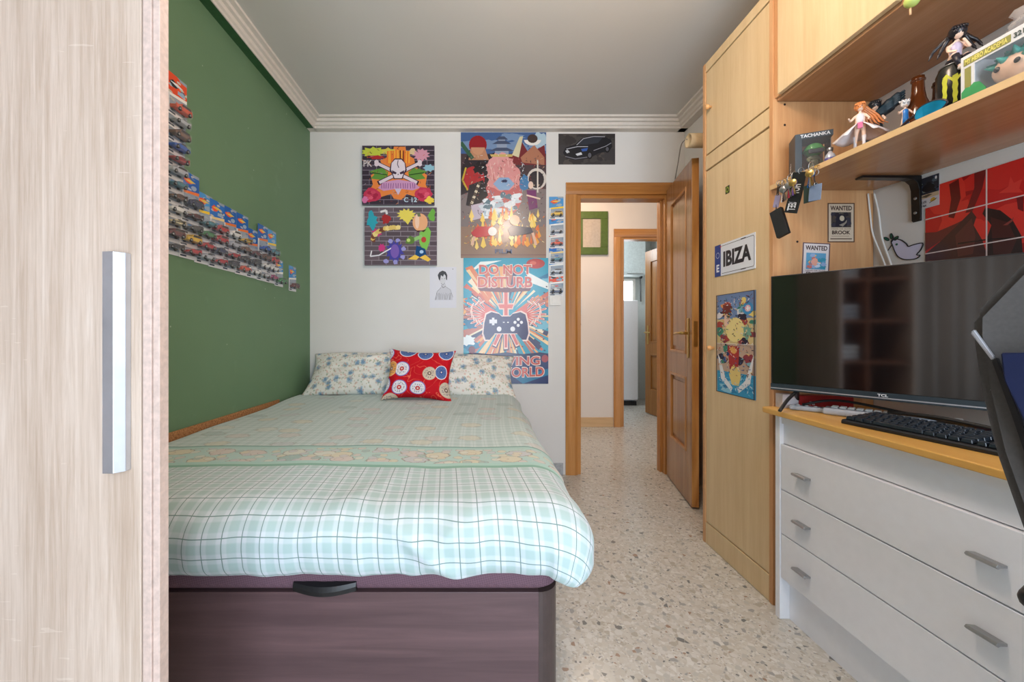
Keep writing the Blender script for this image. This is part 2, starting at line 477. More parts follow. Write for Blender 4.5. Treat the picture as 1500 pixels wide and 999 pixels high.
# cornice: stepped plaster moulding round the room
prof = [(0, ZC), (0, 2.52), (.055, 2.52), (.055, 2.535), (.066, 2.54), (.07, 2.556), (.085, 2.56), (.088, 2.575), (.11, 2.578), (.112, ZC)]
def cornice(name, side):
    bm = nb()
    if side == 'back': add_prism(bm, [(YB-p, z) for p, z in prof], 'x', XL+.001, XR-.001)
    if side == 'left': add_prism(bm, [(XL+p if p > 0 else XL+.05, z) for p, z in prof], 'y', YR+.001, YB-.001)
    if side == 'right': add_prism(bm, [(XR-p, z) for p, z in prof], 'y', 1.99, YB-.001)
    return struct(name, bm, M['cornice'], label='white stepped plaster cornice', cat='cornice')
cornice('trim_1', 'back'); cornice('trim_2', 'left'); cornice('trim_3', 'right')
bm = nb(); add_box(bm, XL, XL+.0545, YR+.002, YB-.0015, 2.521, ZC); struct('trim_4', bm, M['green_shaded'], label='green painted strip under the cornice', cat='trim')
bm = nb(); add_box(bm, XL+.0, .626, YB-.013, YB, 0, .085, .002)
struct('baseboard_back', bm, M['marble'], label='grey marble baseboard left of the doorway', cat='baseboard')

# bedroom door frame (architrave + jamb lining)
def frame_trim(name, x0, x1, zt, y, w=.085, lin_d=.1, label=''):
    r = thing(name, None, None, ((x0+x1)/2, y, 0)); r['kind'] = 'structure'; r['label'] = label; r['category'] = 'door frame'
    for sx, xa in ((-1, x0), (1, x1)):
        bm = nb()
        a, b = (xa-w, xa+.004) if sx < 0 else (xa-.004, xa+w)
        add_prism(bm, [(a, y-.004), (a, y-.012), (a+.02, y-.02), (b-.02, y-.02), (b-.008, y-.014), (b, y-.012), (b, y-.001), (b, y-.0005)] if sx < 0 else
                  [(b, y-.004), (b, y-.012), (b-.02, y-.02), (a+.02, y-.02), (a+.008, y-.014), (a, y-.012), (a, y-.001), (a, y-.0005)], 'z', 0, zt-.0045)
        add_box(bm, min(xa, xa-sx*-.0)-(0 if sx < 0 else .028), min(xa, xa)+(.028 if sx < 0 else 0), y, y+lin_d, 0, zt)
        add_box(bm, xa+(.028 if sx < 0 else -.042), xa+(.042 if sx < 0 else -.028), y+.05, y+lin_d, 0, zt-.02)
        part('jamb', bm, M['doorframe'], r)
    bm = nb()
    add_prism(bm, [(y-.0005, zt-.004), (y-.014, zt-.002), (y-.02, zt+.02), (y-.02, zt+w-.02), (y-.012, zt+w), (y-.0005, zt+w)], 'x', x0-w+.002, x1+w-.002)
    add_box(bm, x0+.0285, x1-.0285, y, y+lin_d, zt-.028, zt)
    part('head_jamb', bm, M['frame_h'], r)
    return r
frame_trim('trim_5', DX0+.0, DX1, DZ-.0, YB, label='varnished pine frame round the bedroom doorway')

M['lit_edge'] = wood('knotty_pine_lit_edge', (236,190,124), (220,166,98), (176,116,58), (1,1,.12), 14, .3, .9)  # brighter pine for the door edge, with the light on it put into the colour
# open bedroom door leaf
def panel_leaf(name, L, H, th, mat, label, cat, loc, rz, rails=(.13,.42,.11,.1), kind='structure', handle=True, near='L'):
    """leaf in local coordinates: x 0..L from the hinge, y = 0 the face looked at, +y thickness"""
    r = thing(name, label, cat, (0,0,0)); r['kind'] = 'structure'
    st = .105; zb = .30; zm0, zm1 = .76, .90; zt = H-.13
    bm = nb()
    add_box(bm, 0, st, 0, th, 0, H, .002); add_box(bm, L-st, L, 0, th, 0, H, .002)
    add_box(bm, st, L-st, 0, th, 0, zb); add_box(bm, st, L-st, 0, th, zm0, zm1); add_box(bm, st, L-st, 0, th, zt, H)
    part('stiles_and_rails', bm, mat, r)
    bm = nb(); add_box(bm, L+.0002, L+.003, .0015, th-.0015, .002, H-.002); part('lit_edge_strip', bm, M['lit_edge'], r)
    for z0, z1 in ((zb, zm0), (zm1, zt)):
        bm = nb()
        add_box(bm, st, L-st, .012, th-.012, z0, z1)
        w = .045
        add_prism(bm, [(st+w, z0+w), (L-st-w, z0+w), (L-st-w, z1-w), (st+w, z1-w)], 'y', .005, .0125)
        pn = part('panel', bm, mat, r)
        bm = nb()
        for a0, a1, b0, b1 in ((st, st+.018, z0, z1), (L-st-.018, L-st, z0, z1), (st+.018, L-st-.018, z0, z0+.018), (st+.018, L-st-.018, z1-.018, z1)):
            add_box(bm, a0, a1, -.004, .013, b0, b1, .003)
        md = obj('moulding', bm, M['doorframe'] if mat == M['door'] else mat, pn)
    if handle:
        bm = nb(); add_box(bm, L-.075, L-.045, -.007, -.0005, .88, 1.12, .0025); bp = part('handle_plate', bm, M['brass'], r)
        bm = nb()
        add_cyl(bm, (L-.06, -.005, 1.03), (L-.06, -.05, 1.03), .009)
        add_tube(bm, [(L-.06,-.045,1.03), (L-.09,-.05,1.03), (L-.16,-.048,1.028), (L-.17,-.047,1.027)], .008)
        part('lever_handle', bm, M['brass'], r)
        bm = nb(); add_box(bm, L+.0032, L+.0045, .01, .032, .95, 1.1); add_box(bm, L+.003, L+.008, .015, .027, 1.02, 1.04)
        part('lock_plate', bm, M['brass'], r)
        bm = nb()
        for z in (.25, 1.0, H-.25): add_cyl(bm, (-.004, th/2+.02, z-.05), (-.004, th/2+.02, z+.05), .007, 10)
        part('hinges', bm, M['brass'], r)
    r.location = loc; r.rotation_euler = (0,0,rz)
    return r
hx, hy = 1.375, 2.925
fx, fy = 1.265, 2.375
ang = math.atan2(fy-hy, fx-hx); LL = math.hypot(fx-hx, fy-hy)
# viewer sees the face whose normal points to -x: local -y must map there
door = panel_leaf('door_1', LL, 2.065, .04, M['door'], 'open varnished pine bedroom door with two raised panels', 'door', (hx, hy, .012), ang, near='L')
# local -y for rotation ang: (sin ang, -cos ang) -> mirror so the seen face is local y = 0
door.location = (hx, hy, .012)

# ---------------------------------------------------------------- hall and kitchen
YH = 4.44
KX0, KX1 = 1.586, 2.30
bm = nb(); add_box(bm, -.2, KX0, YH, YH+.1, 0, ZC); add_box(bm, KX1, 3.2, YH, YH+.1, 0, ZC); add_box(bm, KX0, KX1, YH, YH+.1, 2.10, ZC)
struct('wall_hall_back', bm, M['hallwall'], label='cream hall wall seen through the doorway', cat='wall')
bm = nb(); add_box(bm, -.3, -.2, YB+.1, YH+.1, 0, ZC); struct('wall_hall_left', bm, M['hallwall'])
bm = nb(); add_box(bm, 3.1, 3.2, YB+.1, YH, 0, ZC); struct('wall_hall_right', bm, M['hallwall'])
bm = nb(); add_box(bm, -.2, KX0-.09, YH-.014, YH, 0, .105, .003); struct('baseboard_hall', bm, M['hallbase'], label='pale wooden baseboard in the hall', cat='baseboard')
frame_trim('trim_6', KX0, KX1, 2.10, YH, label='varnished pine frame round the kitchen doorway')
h2 = (KX1-.035, YH+.11); f2 = (2.165, 5.19)
a2 = math.atan2(f2[1]-h2[1], f2[0]-h2[0]); L2 = math.hypot(f2[0]-h2[0], f2[1]-h2[1])
d2 = panel_leaf('door_2', L2, 2.07, .038, M['oakdoor'], 'open wooden kitchen door beyond the hall', 'door', (h2[0], h2[1], .01), a2)
d2.scale = (1, -1, 1)
bm = nb(); add_box(bm, .9, 3.2, 6.3, 6.4, 0, ZC); 
wk = struct('wall_kitchen_back', bm, plain('kitchen_tile', (206,214,212), .25, var=.03), label='pale tiled kitchen wall', cat='wall')
bm = nb(); add_box(bm, .8, .9, YH+.1, 6.4, 0, ZC); struct('wall_kitchen_left', bm, M['wall'])
bm = nb(); add_box(bm, 2.72, 2.8, YH+.1, 6.3, 0, ZC); struct('wall_kitchen_right', bm, M['wall'], label='cream kitchen side wall', cat='wall')
# kitchen window, daylight behind frosted panes
bm = nb(); 
for a0, a1, b0, b1 in ((1.9, 2.46, 1.5, 1.54), (1.9, 2.46, 1.84, 1.88), (1.9, 1.94, 1.54, 1.84), (2.2, 2.23, 1.54, 1.84), (2.42, 2.46, 1.54, 1.84)): add_box(bm, a0, a1, 6.27, 6.3, b0, b1)
w2 = struct('window_2', bm, M['plastic_w'], label='bright kitchen window above the fridge', cat='window')
bm = nb(); add_box(bm, 1.94, 2.42, 6.285, 6.295, 1.54, 1.84); part('pane', bm, emis('daylit_frosted_pane', (235,240,245), 3.0), w2)
# wall cupboard above
t = thing('wall_cupboard', 'pale grey kitchen wall cupboard above the bright window', 'cupboard', (2.12, 6.29, 1.9))
bm = nb(); add_box(bm, 1.86, 2.5, 6.0, 6.29, 1.9, 2.5); part('carcass', bm, plain('pale_grey_green_lacquer', (196,206,204), .3), t)
for k in range(2):
    bm = nb(); add_box(bm, 1.862+.32*k, 2.178+.32*k, 5.982, 5.999, 1.902, 2.498, .003)
    dd = part('door', bm, plain('pale_grey_door_lacquer', (200,210,210), .3), t)
    bm = nb(); add_box(bm, 1.9+.32*k, 2.14+.32*k, 5.97, 5.981, 1.915, 1.922); obj('handle', bm, M['steel'], dd)
# fridge
t = thing('fridge', 'white fridge standing in the kitchen beyond the hall', 'fridge', (2.0, 5.95, 0))
bm = nb(); add_box(bm, 1.74, 2.28, 5.76, 6.25, .06, 1.5, .006); part('body', bm, M['white_lac'], t)
bm = nb(); add_box(bm, 1.742, 2.278, 5.70, 5.758, .08, 1.498, .012, 3); dd = part('door', bm, M['white_lac'], t)
bm = nb(); add_box(bm, 1.77, 1.785, 5.68, 5.699, .7, 1.1, .003); obj('handle', bm, M['steel'], dd)
bm = nb(); add_box(bm, 1.76, 2.26, 5.72, 6.22, 0, .059); part('kick_plate', bm, M['black'], t)
# pipe beside it
t = thing('wall_pipe', 'grey pipe with a valve running down the kitchen wall', 'pipe', (2.44, 6.25, 1.5))
bm = nb(); add_tube(bm, [(2.53,6.26,2.58), (2.53,6.26,2.0), (2.54,6.26,1.52)], .012, sm=False); part('pipe', bm, plain('grey_pipe', (120,124,126), .4), t)
bm = nb(); add_lathe(bm, [(0,0),(.022,.004),(.026,.02),(.018,.04),(0,.045)], 14, mat=axis_mat((2.53,6.25,1.9), (0,-1,0))); part('valve', bm, M['black'], t)
# green frame on the hall wall
t = thing('mirror', 'square mirror in a wide green frame on the hall wall', 'mirror', (1.27, YH-.02, 2.14))
x0, x1, z0, z1 = 1.075, 1.432, 1.90, 2.375
bm = nb()
w = .08
for a0, a1, b0, b1 in ((x0, x1, z0, z0+w), (x0, x1, z1-w, z1), (x0, x0+w, z0+w, z1-w), (x1-w, x1, z0+w, z1-w)): add_box(bm, a0, a1, YH-.03, YH-.002, b0, b1, .004)
part('frame', bm, plain('olive_green_frame_paint', (78,98,28), .5, var=.1), t)
bm = nb(); add_box(bm, x0+w, x1-w, YH-.012, YH-.003, z0+w, z1-w); part('mirror_glass', bm, plain('cream_backed_glass', (214,196,178), .12, .35), t)
# intercom phone
t = thing('intercom_phone', 'white intercom handset on the hall wall beside the doorway', 'intercom', (1.10, YH-.02, 1.30))
bm = nb(); add_box(bm, 1.085, 1.14, YH-.03, YH-.001, 1.24, 1.42, .006); part('base', bm, M['plastic_w'], t)
bm = nb(); add_tube(bm, [(1.115,YH-.045,1.25), (1.115,YH-.055,1.33), (1.115,YH-.045,1.41)], .015); part('handset', bm, M['plastic_w'], t)
bm = nb(); add_tube(bm, [(1.11,YH-.03,1.24), (1.10,YH-.04,1.17), (1.125,YH-.035,1.12), (1.12,YH-.03,1.2)], .006); part('cord', bm, plain('dark_red_cord', (70,30,30), .5), t)

# ================================================================= wardrobe on the right
WX = 1.132; WY0, WY1, WZT = 1.54, 2.02, 2.385
wr = thing('wardrobe', 'tall light pine wardrobe at the end of the desk', 'wardrobe', (1.32, 1.76, 0))
for a in (WY0, WY1-.02):
    bm = nb(); add_box(bm, WX, XR-.002, a, a+.02, 0, WZT, .001); part('side_panel', bm, M['pine_edge'], wr)
bm = nb(); add_box(bm, WX+.03, XR-.002, WY0+.0205, WY1-.0205, .1, .118); add_box(bm, WX+.03, XR-.002, WY0+.0205, WY1-.0205, WZT-.018, WZT-.002)
add_box(bm, XR-.012, XR-.003, WY0+.0205, WY1-.0205, .12, WZT-.02); part('carcass', bm, M['pine'], wr)
def wpanel(name, z0, z1, x=WX+.004, m='pine'):
    bm = nb(); add_box(bm, x, x+.018, WY0+.0225, WY1-.0225, z0+.0015, z1-.0015, .0015); return part(name, bm, M[m], wr)
wpanel('top_rail', 2.338, WZT, WX+.001); up = wpanel('door', 1.928, 2.336); wpanel('middle_rail', 1.850, 1.922, WX+.001); lo = wpanel('door', .107, 1.846); wpanel('plinth', 0, .105, WX+.001)
def knob(p, par, y, z, r=.0125):
    bm = nb(); add_lathe(bm, [(.006,0),(.006,.008),(r*.8,.012),(r,.019),(r*.85,.027),(0,.031)], 16, mat=axis_mat((WX+.004,y,z), (-1,0,0)))
    return obj('knob', bm, plain('turned_beech_knob', (226,170,110), .35), par)
knob(0, up, 1.955, 2.145); knob(0, lo, 1.935, .972)

# wall cabinets above the desk
cab = thing('wall_cabinet', 'long light pine wall cabinet over the desk shelf', 'cabinet', (1.33, .7, 1.93))
CX = 1.142; CB, CT = 1.932, ZC-.01
bm = nb(); add_box(bm, CX+.004, XR-.002, -.02, 1.538, CB, CB+.02, .002); part('bottom_panel', bm, M['shelfunder'], cab)
bm = nb(); add_box(bm, CX+.03, XR-.003, -.02, 1.536, CT-.018, CT); add_box(bm, XR-.012, XR-.004, -.018, 1.534, CB+.021, CT-.02)
add_box(bm, CX+.02, XR-.004, 1.06, 1.075, CB+.021, CT-.019); add_box(bm, CX+.02, XR-.004, -.02, -.003, CB+.021, CT-.02); part('carcass', bm, M['pine'], cab)
for a, b in ((1.082, 1.512), (.62, 1.078), (.16, .616), (-.02, .156)):
    bm = nb(); add_box(bm, CX-.014, CX+.003, a+.001, b-.001, CB+.012, CT-.002, .0015); dd = part('door', bm, M['pine'], cab)
bm = nb(); add_box(bm, CX-.004, CX+.012, 1.514, 1.5385, CB+.012, CT-.002); part('filler_strip', bm, M['pine_edge'], cab)
# green ball charm hanging on the second cabinet door
t = thing('hanging_ball', 'small lime green ball on a peg at the cabinet door', 'ornament', (CX-.03, 1.045, 1.98))
bm = nb(); yy = YX(1336, CX-.03); add_sphere(bm, (CX-.03, yy, CZ+(486-1)*yy/F0), .016); part('ball', bm, plain('lime_green_plastic', (190,208,110), .4), t)
bm = nb(); add_cyl(bm, (CX-.03, yy+.004, CZ+(486-20)*yy/F0), (CX-.03, yy+.004, CZ+(486-8)*yy/F0), .0022, 8); part('peg', bm, plain('beech_peg', (222,176,130), .5), t)

# ================================================================= shelf and bracket
def zs(y): return 1.609-.036*(1.54-y)           # top of the slightly sagging shelf
sh = thing('wall_shelf', 'long pine shelf below the wall cabinet holding figures and bottles', 'shelf', (1.33, .8, 1.59))
bm = nb()
for i in range(1):
    vs = add_box(bm, 1.121, XR-.003, .05, 1.538, 0, .017, .0015)
for v in bm.verts: v.co.z += zs(v.co.y)-.0172; v.co.x += .0
part('board', bm, M['shelfunder'], sh)
bm = nb(); add_box(bm, 1.1185, 1.1208, .05, 1.538, 0, .0175)
for v in bm.verts: v.co.z += zs(v.co.y)-.0174
part('edge_band', bm, M['pine_h'], sh, 'light pine front edge')
def bracket(y, label):
    t = thing('shelf_bracket', label, 'bracket', (XR-.01, y, 1.5))
    z = zs(y)-.0185; x = XR-.003
    bm = nb()
    add_prism(bm, [(x, z), (x-.2, z), (x-.205, z-.004), (x-.20, z-.007), (x-.05, z-.009), (x-.03, z-.013), (x-.015, z-.025), (x-.009, z-.045), (x-.006, z-.15), (x, z-.155)], 'y', y-.014, y+.014, .0012)
    part('arm', bm, M['black_metal'], t)
    for dz in (.075, .125):
        bm = nb(); add_lathe(bm, [(.0055,0),(.005,.0018),(0,.003)], 12, mat=axis_mat((x-.0075,y,z-dz), (-1,0,0))); part('screw', bm, M['steel'], t)
bracket(1.385, 'black metal bracket holding up the shelf over the television')

# ================================================================= desk and drawers
DT = .765
t = thing('desktop', 'long solid pine desktop board on the white drawers', 'desk', (1.3, .9, DT-.02))
bm = nb(); r = .02
add_prism(bm, [(XR-.003, .15), (XR-.003, 1.537), (1.078+r, 1.537), (1.078+r*.3, 1.537-r*.3), (1.078, 1.537-r), (1.078, .15)], 'z', DT-.019, DT, .003)
part('board', bm, M['desk'], t)
DXF = 1.104; DY0, DY1 = .73, 1.49
dr = thing('drawer_unit', 'white three drawer chest under the pine desktop', 'chest of drawers', (1.3, 1.11, 0))
for a in (DY1-.022, DY0):
    bm = nb(); add_box(bm, DXF, XR-.01, a, a+.022, 0, DT-.0195, .001); part('side_panel', bm, M['white_lac'], dr)
bm = nb(); add_box(bm, XR-.02, XR-.011, DY0+.0225, DY1-.0225, .02, DT-.03); add_box(bm, DXF+.03, XR-.021, DY0+.0225, DY1-.0225, .13, .148); part('carcass', bm, M['white_lac'], dr)
bm = nb(); add_box(bm, DXF+.014, DXF+.03, DY0+.0225, DY1-.0225, .643, DT-.0195); add_box(bm, DXF+.006, DXF+.0135, DY0+.0225, DY1-.0225, .715, DT-.0195); part('apron', bm, M['white_lac'], dr)
bm = nb(); add_box(bm, DXF+.036, DXF+.052, DY0+.0225, DY1-.0225, 0, .147); part('kick_board', bm, M['white_lac'], dr)
for z0, z1 in ((.477, .640), (.316, .473), (.153, .312)):
    bm = nb(); add_box(bm, DXF+.003, DXF+.021, DY0+.024, DY1-.024, z0, z1, .0015); dd = part('drawer', bm, M['white_lac'], dr)
    bm2 = nb(); add_box(bm2, DXF+.022, XR-.05, DY0+.035, DY1-.035, z0+.01, z1-.03); obj('drawer_box', bm2, M['white_lac'], dd)
    for y in (.866, 1.362):
        bm = nb(); zz = z0+(.080 if z0 > .4 else .078)
        add_prism(bm, [(DXF+.0025, zz+.004), (DXF-.018, zz+.006), (DXF-.022, zz+.001), (DXF-.018, zz-.004), (DXF-.012, zz-.002), (DXF+.0025, zz-.002)], 'y', y-.028, y+.028, .0008)
        obj('handle', bm, M['steel'], dd)

# ================================================================= oak wardrobe by the camera, its door swung open
ow = thing('wardrobe', 'pale oak wardrobe with open door and long aluminium handle at the left edge', 'wardrobe', (-1.0, .1, 0))
bm = nb(); AX0, AX1, AY0, AY1 = XL+.006, -.775, .06, .592
add_box(bm, AX0, AX1, AY1-.018, AY1, 0, 2.3); add_box(bm, AX0, AX1, AY0, AY0+.018, 0, 2.3); add_box(bm, AX0, AX1, AY0+.0185, AY1-.0185, 2.282, 2.3); add_box(bm, AX0, AX1, AY0+.0185, AY1-.0185, .04, .06)
add_box(bm, AX0, AX0+.006, AY0+.0185, AY1-.0185, .061, 2.281); part('carcass', bm, M['sonoma'], ow)
shm = wood('brown_shelf_board', (150,92,56), (130,76,44), (110,62,36), (.05,1,1), 30, .4)
bm = nb(); add_box(bm, AX0+.008, AX1-.02, .31, .328, .061, 2.28); part('divider', bm, shm, ow)
for z in (.45, .82, 1.12, 1.42, 1.76):
    for y0, y1 in ((AY0+.019, .3095), (.3285, AY1-.019)):
        bm = nb(); add_box(bm, AX0+.008, AX1-.02, y0, y1, z, z+.02); part('shelf', bm, shm, ow)
bm = nb(); add_box(bm, -.772, -.5035, .60, .618, .06, 2.28, .0012); dd = part('door', bm, M['sonoma'], ow)
bm = nb(); add_box(bm, -.502, -.489, .601, .6215, .06, 2.28, .001); add_box(bm, -.4885, -.4785, .6035, .6215, .06, 2.28, .0008); obj('edge_strip', bm, M['sonoma_edge'], dd)
hb = .58; k = lambda px: (px-700)*hb/F0
bm = nb(); add_prism(bm, [(k(147), .5995), (k(147), .583), (k(150), hb), (k(165.5), hb), (k(175), .5905), (k(175), .5995)], 'z', CZ-(694-486)*hb/F0, CZ-(368-486)*hb/F0, .0006)
obj('handle', bm, M['alu'], dd)['label'] = 'long aluminium bar handle'
# folded linen on the inner shelves (seen in the television's reflection)
for i, (y, z, c, l) in enumerate(((.45, 1.44, (210,210,214), 'folded pale sheet on an inner wardrobe shelf above the towels'), (.45, 1.14, (196,200,210), 'folded grey towel on the middle inner wardrobe shelf'), (.45, .84, (220,222,226), 'folded white towel on the lower inner wardrobe shelf'))):
    t = thing('folded_towel', l, 'towel', (-1.0, y, z)); bm = nb()
    for q in range(3): add_box(bm, -1.16, -.83, y-.10, y+.10, z+.0005+q*.038, z+.036+q*.038, .014, 3)
    part('folds', bm, plain('folded_cloth', c, .9, spec=.1), t)

# pale curtain drawn along the side of the balcony window (seen in the television's reflection)
bm = nb(); R_ = []
for i in range(121):
    y = -1.28+1.22*i/120; x = -1.13+.028*math.sin(i*.62)+.01*math.sin(i*1.7); R_.append((bm.verts.new((x, y, .04)), bm.verts.new((x+.006*math.sin(i*.3), y, 2.45))))
for a, b in zip(R_, R_[1:]): bm.faces.new((a[0], b[0], b[1], a[1])).smooth = True
o = obj('curtain', bm, plain('grey_beige_curtain', (188,178,170), .85, spec=.1)); o.modifiers.new('s', 'SOLIDIFY').thickness = .003
tag(o, 'long grey beige curtain hanging beside the balcony window', 'curtain')
# ================================================================= bed
BX0, BX1, BY0, BY1 = -1.15, .205, 1.008, 2.93
bed = thing('storage_bed', 'dark brown storage bed with padded plum lid', 'bed', (-.47, 1.95, 0))
bm = nb(); add_box(bm, BX0+.05, BX1-.052, BY0, BY0+.022, .012, .396, .001); part('front_panel', bm, M['wenge'], bed)
bm = nb(); add_box(bm, BX1-.022, BX1, BY0+.052, BY1-.05, .012, .396, .001); part('side_panel', bm, M['wenge'], bed)
bm = nb(); add_box(bm, BX0, BX0+.022, BY0+.052, BY1-.05, .012, .396, .001); part('side_panel', bm, M['wenge'], bed)
bm = nb(); add_box(bm, BX0+.05, BX1-.05, BY1-.022, BY1, .012, .396, .001); part('head_panel', bm, M['wenge'], bed)
for sx, sy in ((1,0), (0,0), (1,1), (0,1)):
    cx = BX1-.052 if sx else BX0+.052; cy = BY0+.052 if not sy else BY1-.052
    a0 = {(1,0): -PI/2, (0,0): -PI, (1,1): 0, (0,1): PI/2}[(sx,sy)]
    bm = nb(); pts = [(cx+.052*math.cos(a0+PI/2*i/8), cy+.052*math.sin(a0+PI/2*i/8)) for i in range(9)]
    pts += [(cx+.03*math.cos(a0+PI/2*i/8), cy+.03*math.sin(a0+PI/2*i/8)) for i in range(8, -1, -1)]
    add_prism(bm, pts, 'z', 0, .396); o = part('corner_post', bm, M['wenge_post'], bed, sm=False)
def rrect(x0, x1, y0, y1, r, n=8):
    out = []
    for cx, cy, a0 in ((x1-r, y0+r, -PI/2), (x1-r, y1-r, 0), (x0+r, y1-r, PI/2), (x0+r, y0+r, PI)):
        out += [(cx+r*math.cos(a0+PI/2*i/n), cy+r*math.sin(a0+PI/2*i/n)) for i in range(n+1)]
    return out
def slab(x0, x1, y0, y1, z0, z1, r, e, k=5):
    bm = nb(); rings = []
    hs = [(e*(1-math.sin(PI/2*i/k)), z0+e*(1-math.cos(PI/2*i/k))) for i in range(k+1)]
    hs += [(e*(1-math.cos(PI/2*i/k)), z1-e*(1-math.sin(PI/2*i/k))) for i in range(k+1)]
    for ins, z in hs: rings.append([bm.verts.new((x, y, z)) for x, y in rrect(x0+ins, x1-ins, y0+ins, y1-ins, r)])
    n = len(rings[0])
    for a, b in zip(rings, rings[1:]):
        for i in range(n): bm.faces.new((a[i], a[(i+1) % n], b[(i+1) % n], b[i]))
    bm.faces.new(rings[0][::-1]); bm.faces.new(rings[-1]); bmesh.ops.recalc_face_normals(bm, faces=bm.faces); return bm
bm = slab(BX0-.004, BX1+.007, BY0-.006, BY1+.004, .399, .470, .06, .025); part('padded_lid', bm, M['plum'], bed, 'padded plum fabric lid', sm=True)
x0, x1 = (430-700)*1.0/F0, (522-700)*1.0/F0
bm = nb(); n = 14; A = []; 
for i in range(n+1):
    u = i/n; x = x0+(x1-x0)*u; dz = .008*math.sin(PI*u); y = BY0-.006-.012*math.sin(PI*u)-.004
    A.append([(x, y+.014, .430-dz*.3), (x, y, .427-dz*.6), (x, y-.003, .418-dz), (x, y-.001, .406-dz*.9), (x, y+.012, .401-dz*.6)])
R = [[bm.verts.new(p) for p in a] for a in A]
for a, b in zip(R, R[1:]):
    for j in range(5): bm.faces.new((a[j], b[j], b[(j+1) % 5], a[(j+1) % 5]))
bm.faces.new(R[0]); bm.faces.new(R[-1][::-1]); bmesh.ops.recalc_face_normals(bm, faces=bm.faces); part('pull_handle', bm, M['black'], bed, 'curved black pull handle')
mt = obj('mattress', slab(BX0+.005, BX1-.01, BY0+.02, BY1-.005, .4715, .585, .07, .03), plain('white_mattress_cover', (228,228,226), .8)); tag(mt, 'mattress under the checked green duvet', 'mattress')

# duvet -------------------------------------------------------------
def duvet_mat():
    t = NT('checked_duvet_cotton'); tc = t.n('ShaderNodeTexCoord'); sp = t.n('ShaderNodeSeparateXYZ'); t.l(tc.outputs['UV'], sp.inputs[0])
    u, v = sp.outputs[0], sp.outputs[1]           # metres across, metres from the front hem
    def gingham(per, half, line):
        fu = t.math('FRACT', t.math('DIVIDE', t.math('ADD', u, 5), per)); fv = t.math('FRACT', t.math('DIVIDE', t.math('ADD', v, 5), per))
        def st(f): 
            d = t.math('ABSOLUTE', t.math('SUBTRACT', f, .5)); return t.math('MULTIPLY_ADD', t.math('SUBTRACT', half, d), 12, .5, clamp=True)
        def ln(f):
            d = t.math('ABSOLUTE', t.math('SUBTRACT', f, .5)); return t.math('GREATER_THAN', d, .5-line)
        s = t.math('MULTIPLY', t.math('ADD', st(fu), st(fv)), .5); l = t.math('MAXIMUM', ln(fu), ln(fv)); return s, l
    s1, l1 = gingham(.0485, .24, .024)
    front = t.mix(s1, (212,219,224), (176,199,197)); front = t.mix(t.math('MULTIPLY', l1, .9), front, (106,136,130))
    s2, l2 = gingham(.044, .25, .018)
    top = t.mix(s2, (204,217,216), (182,201,198)); top = t.mix(t.math('MULTIPLY', l2, .45), top, (140,170,160))
    nz = t.noise(t.coord('UV'), 60, 3)
    def motifs(scale, size, sx=1):
        vec = t.coord('UV', (sx, 1, 1)); nd = t.n('ShaderNodeTexVoronoi'); nd.voronoi_dimensions = '2D'; nd.inputs['Scale'].default_value = scale; nd.inputs['Randomness'].default_value = .75
        t.l(vec, nd.inputs['Vector']); d = t.math('ADD', nd.outputs['Distance'], t.math('MULTIPLY', t.math('SUBTRACT', nz, .5), .22))
        se = t.n('ShaderNodeSeparateColor'); t.l(nd.outputs['Color'], se.inputs[0])
        col = t.ramp(se.outputs[0], [(0,(214,206,182)),(.3,(210,198,192)),(.55,(196,196,200)),(.75,(214,214,202)),(.9,(160,184,180))], 'CONSTANT')
        return t.math('LESS_THAN', d, size), t.math('LESS_THAN', t.math('ABSOLUTE', t.math('SUBTRACT', d, size)), .022), col
    m, o, c = motifs(6.6, .22, .72)
    top = t.mix(t.math('MULTIPLY', m, .5), top, c); top = t.mix(t.math('MULTIPLY', o, .35), top, (150,150,140))
    bm_, bo, bc = motifs(11, .36, .75); b2, b2o, b2c = motifs(21, .30, .9)
    band = t.mix(t.math('MULTIPLY', bm_, .9), (178,206,200), bc); band = t.mix(t.math('MULTIPLY', bo, .7), band, (140,128,116)); band = t.mix(t.math('MULTIPLY', b2, .8), band, b2c); band = t.mix(t.math('MULTIPLY', b2o, .55), band, (150,136,120))
    inner = t.mix(t.math('GREATER_THAN', t.noise(t.coord('UV'), 120, 2), .6), band, (214,206,176)); band = t.mix(.35, band, inner)
    def between(a, b): return t.math('MULTIPLY', t.math('GREATER_THAN', v, a), t.math('LESS_THAN', v, b))
    col = t.mix(t.math('GREATER_THAN', v, V1), front, top)
    col = t.mix(between(V0, V0+.022), col, (132,176,158)); col = t.mix(between(V0+.022, V0+.05), col, (170,206,198))
    col = t.mix(between(V0+.05, V1-.03), col, band); col = t.mix(between(V1-.03, V1), col, (170,202,196)); col = t.mix(between(V1-.006, V1+.006), col, (120,160,150))
    t.base(col); t.bump(t.noise(t.coord('UV'), 220, 2), .12, .001)
    return t.set(.85, 0, .15, Sheen_Weight=.15)
R0, DZT = .10, .617                     # fold radius and top height of the duvet
YFO = BY0-.035                           # outermost y of the front drop
front_drop = R0*PI/2+.064; right_drop = R0*PI/2+.045
Yflat0 = YFO+R0; Xflat1 = .272-R0
V0 = front_drop+(1.275-Yflat0); V1 = front_drop+(1.51-Yflat0)
NXg, NYg = 190, 210
U0, U1 = -1.205, Xflat1+right_drop; T0, T1 = -front_drop, 2.72-Yflat0
BEY = set()
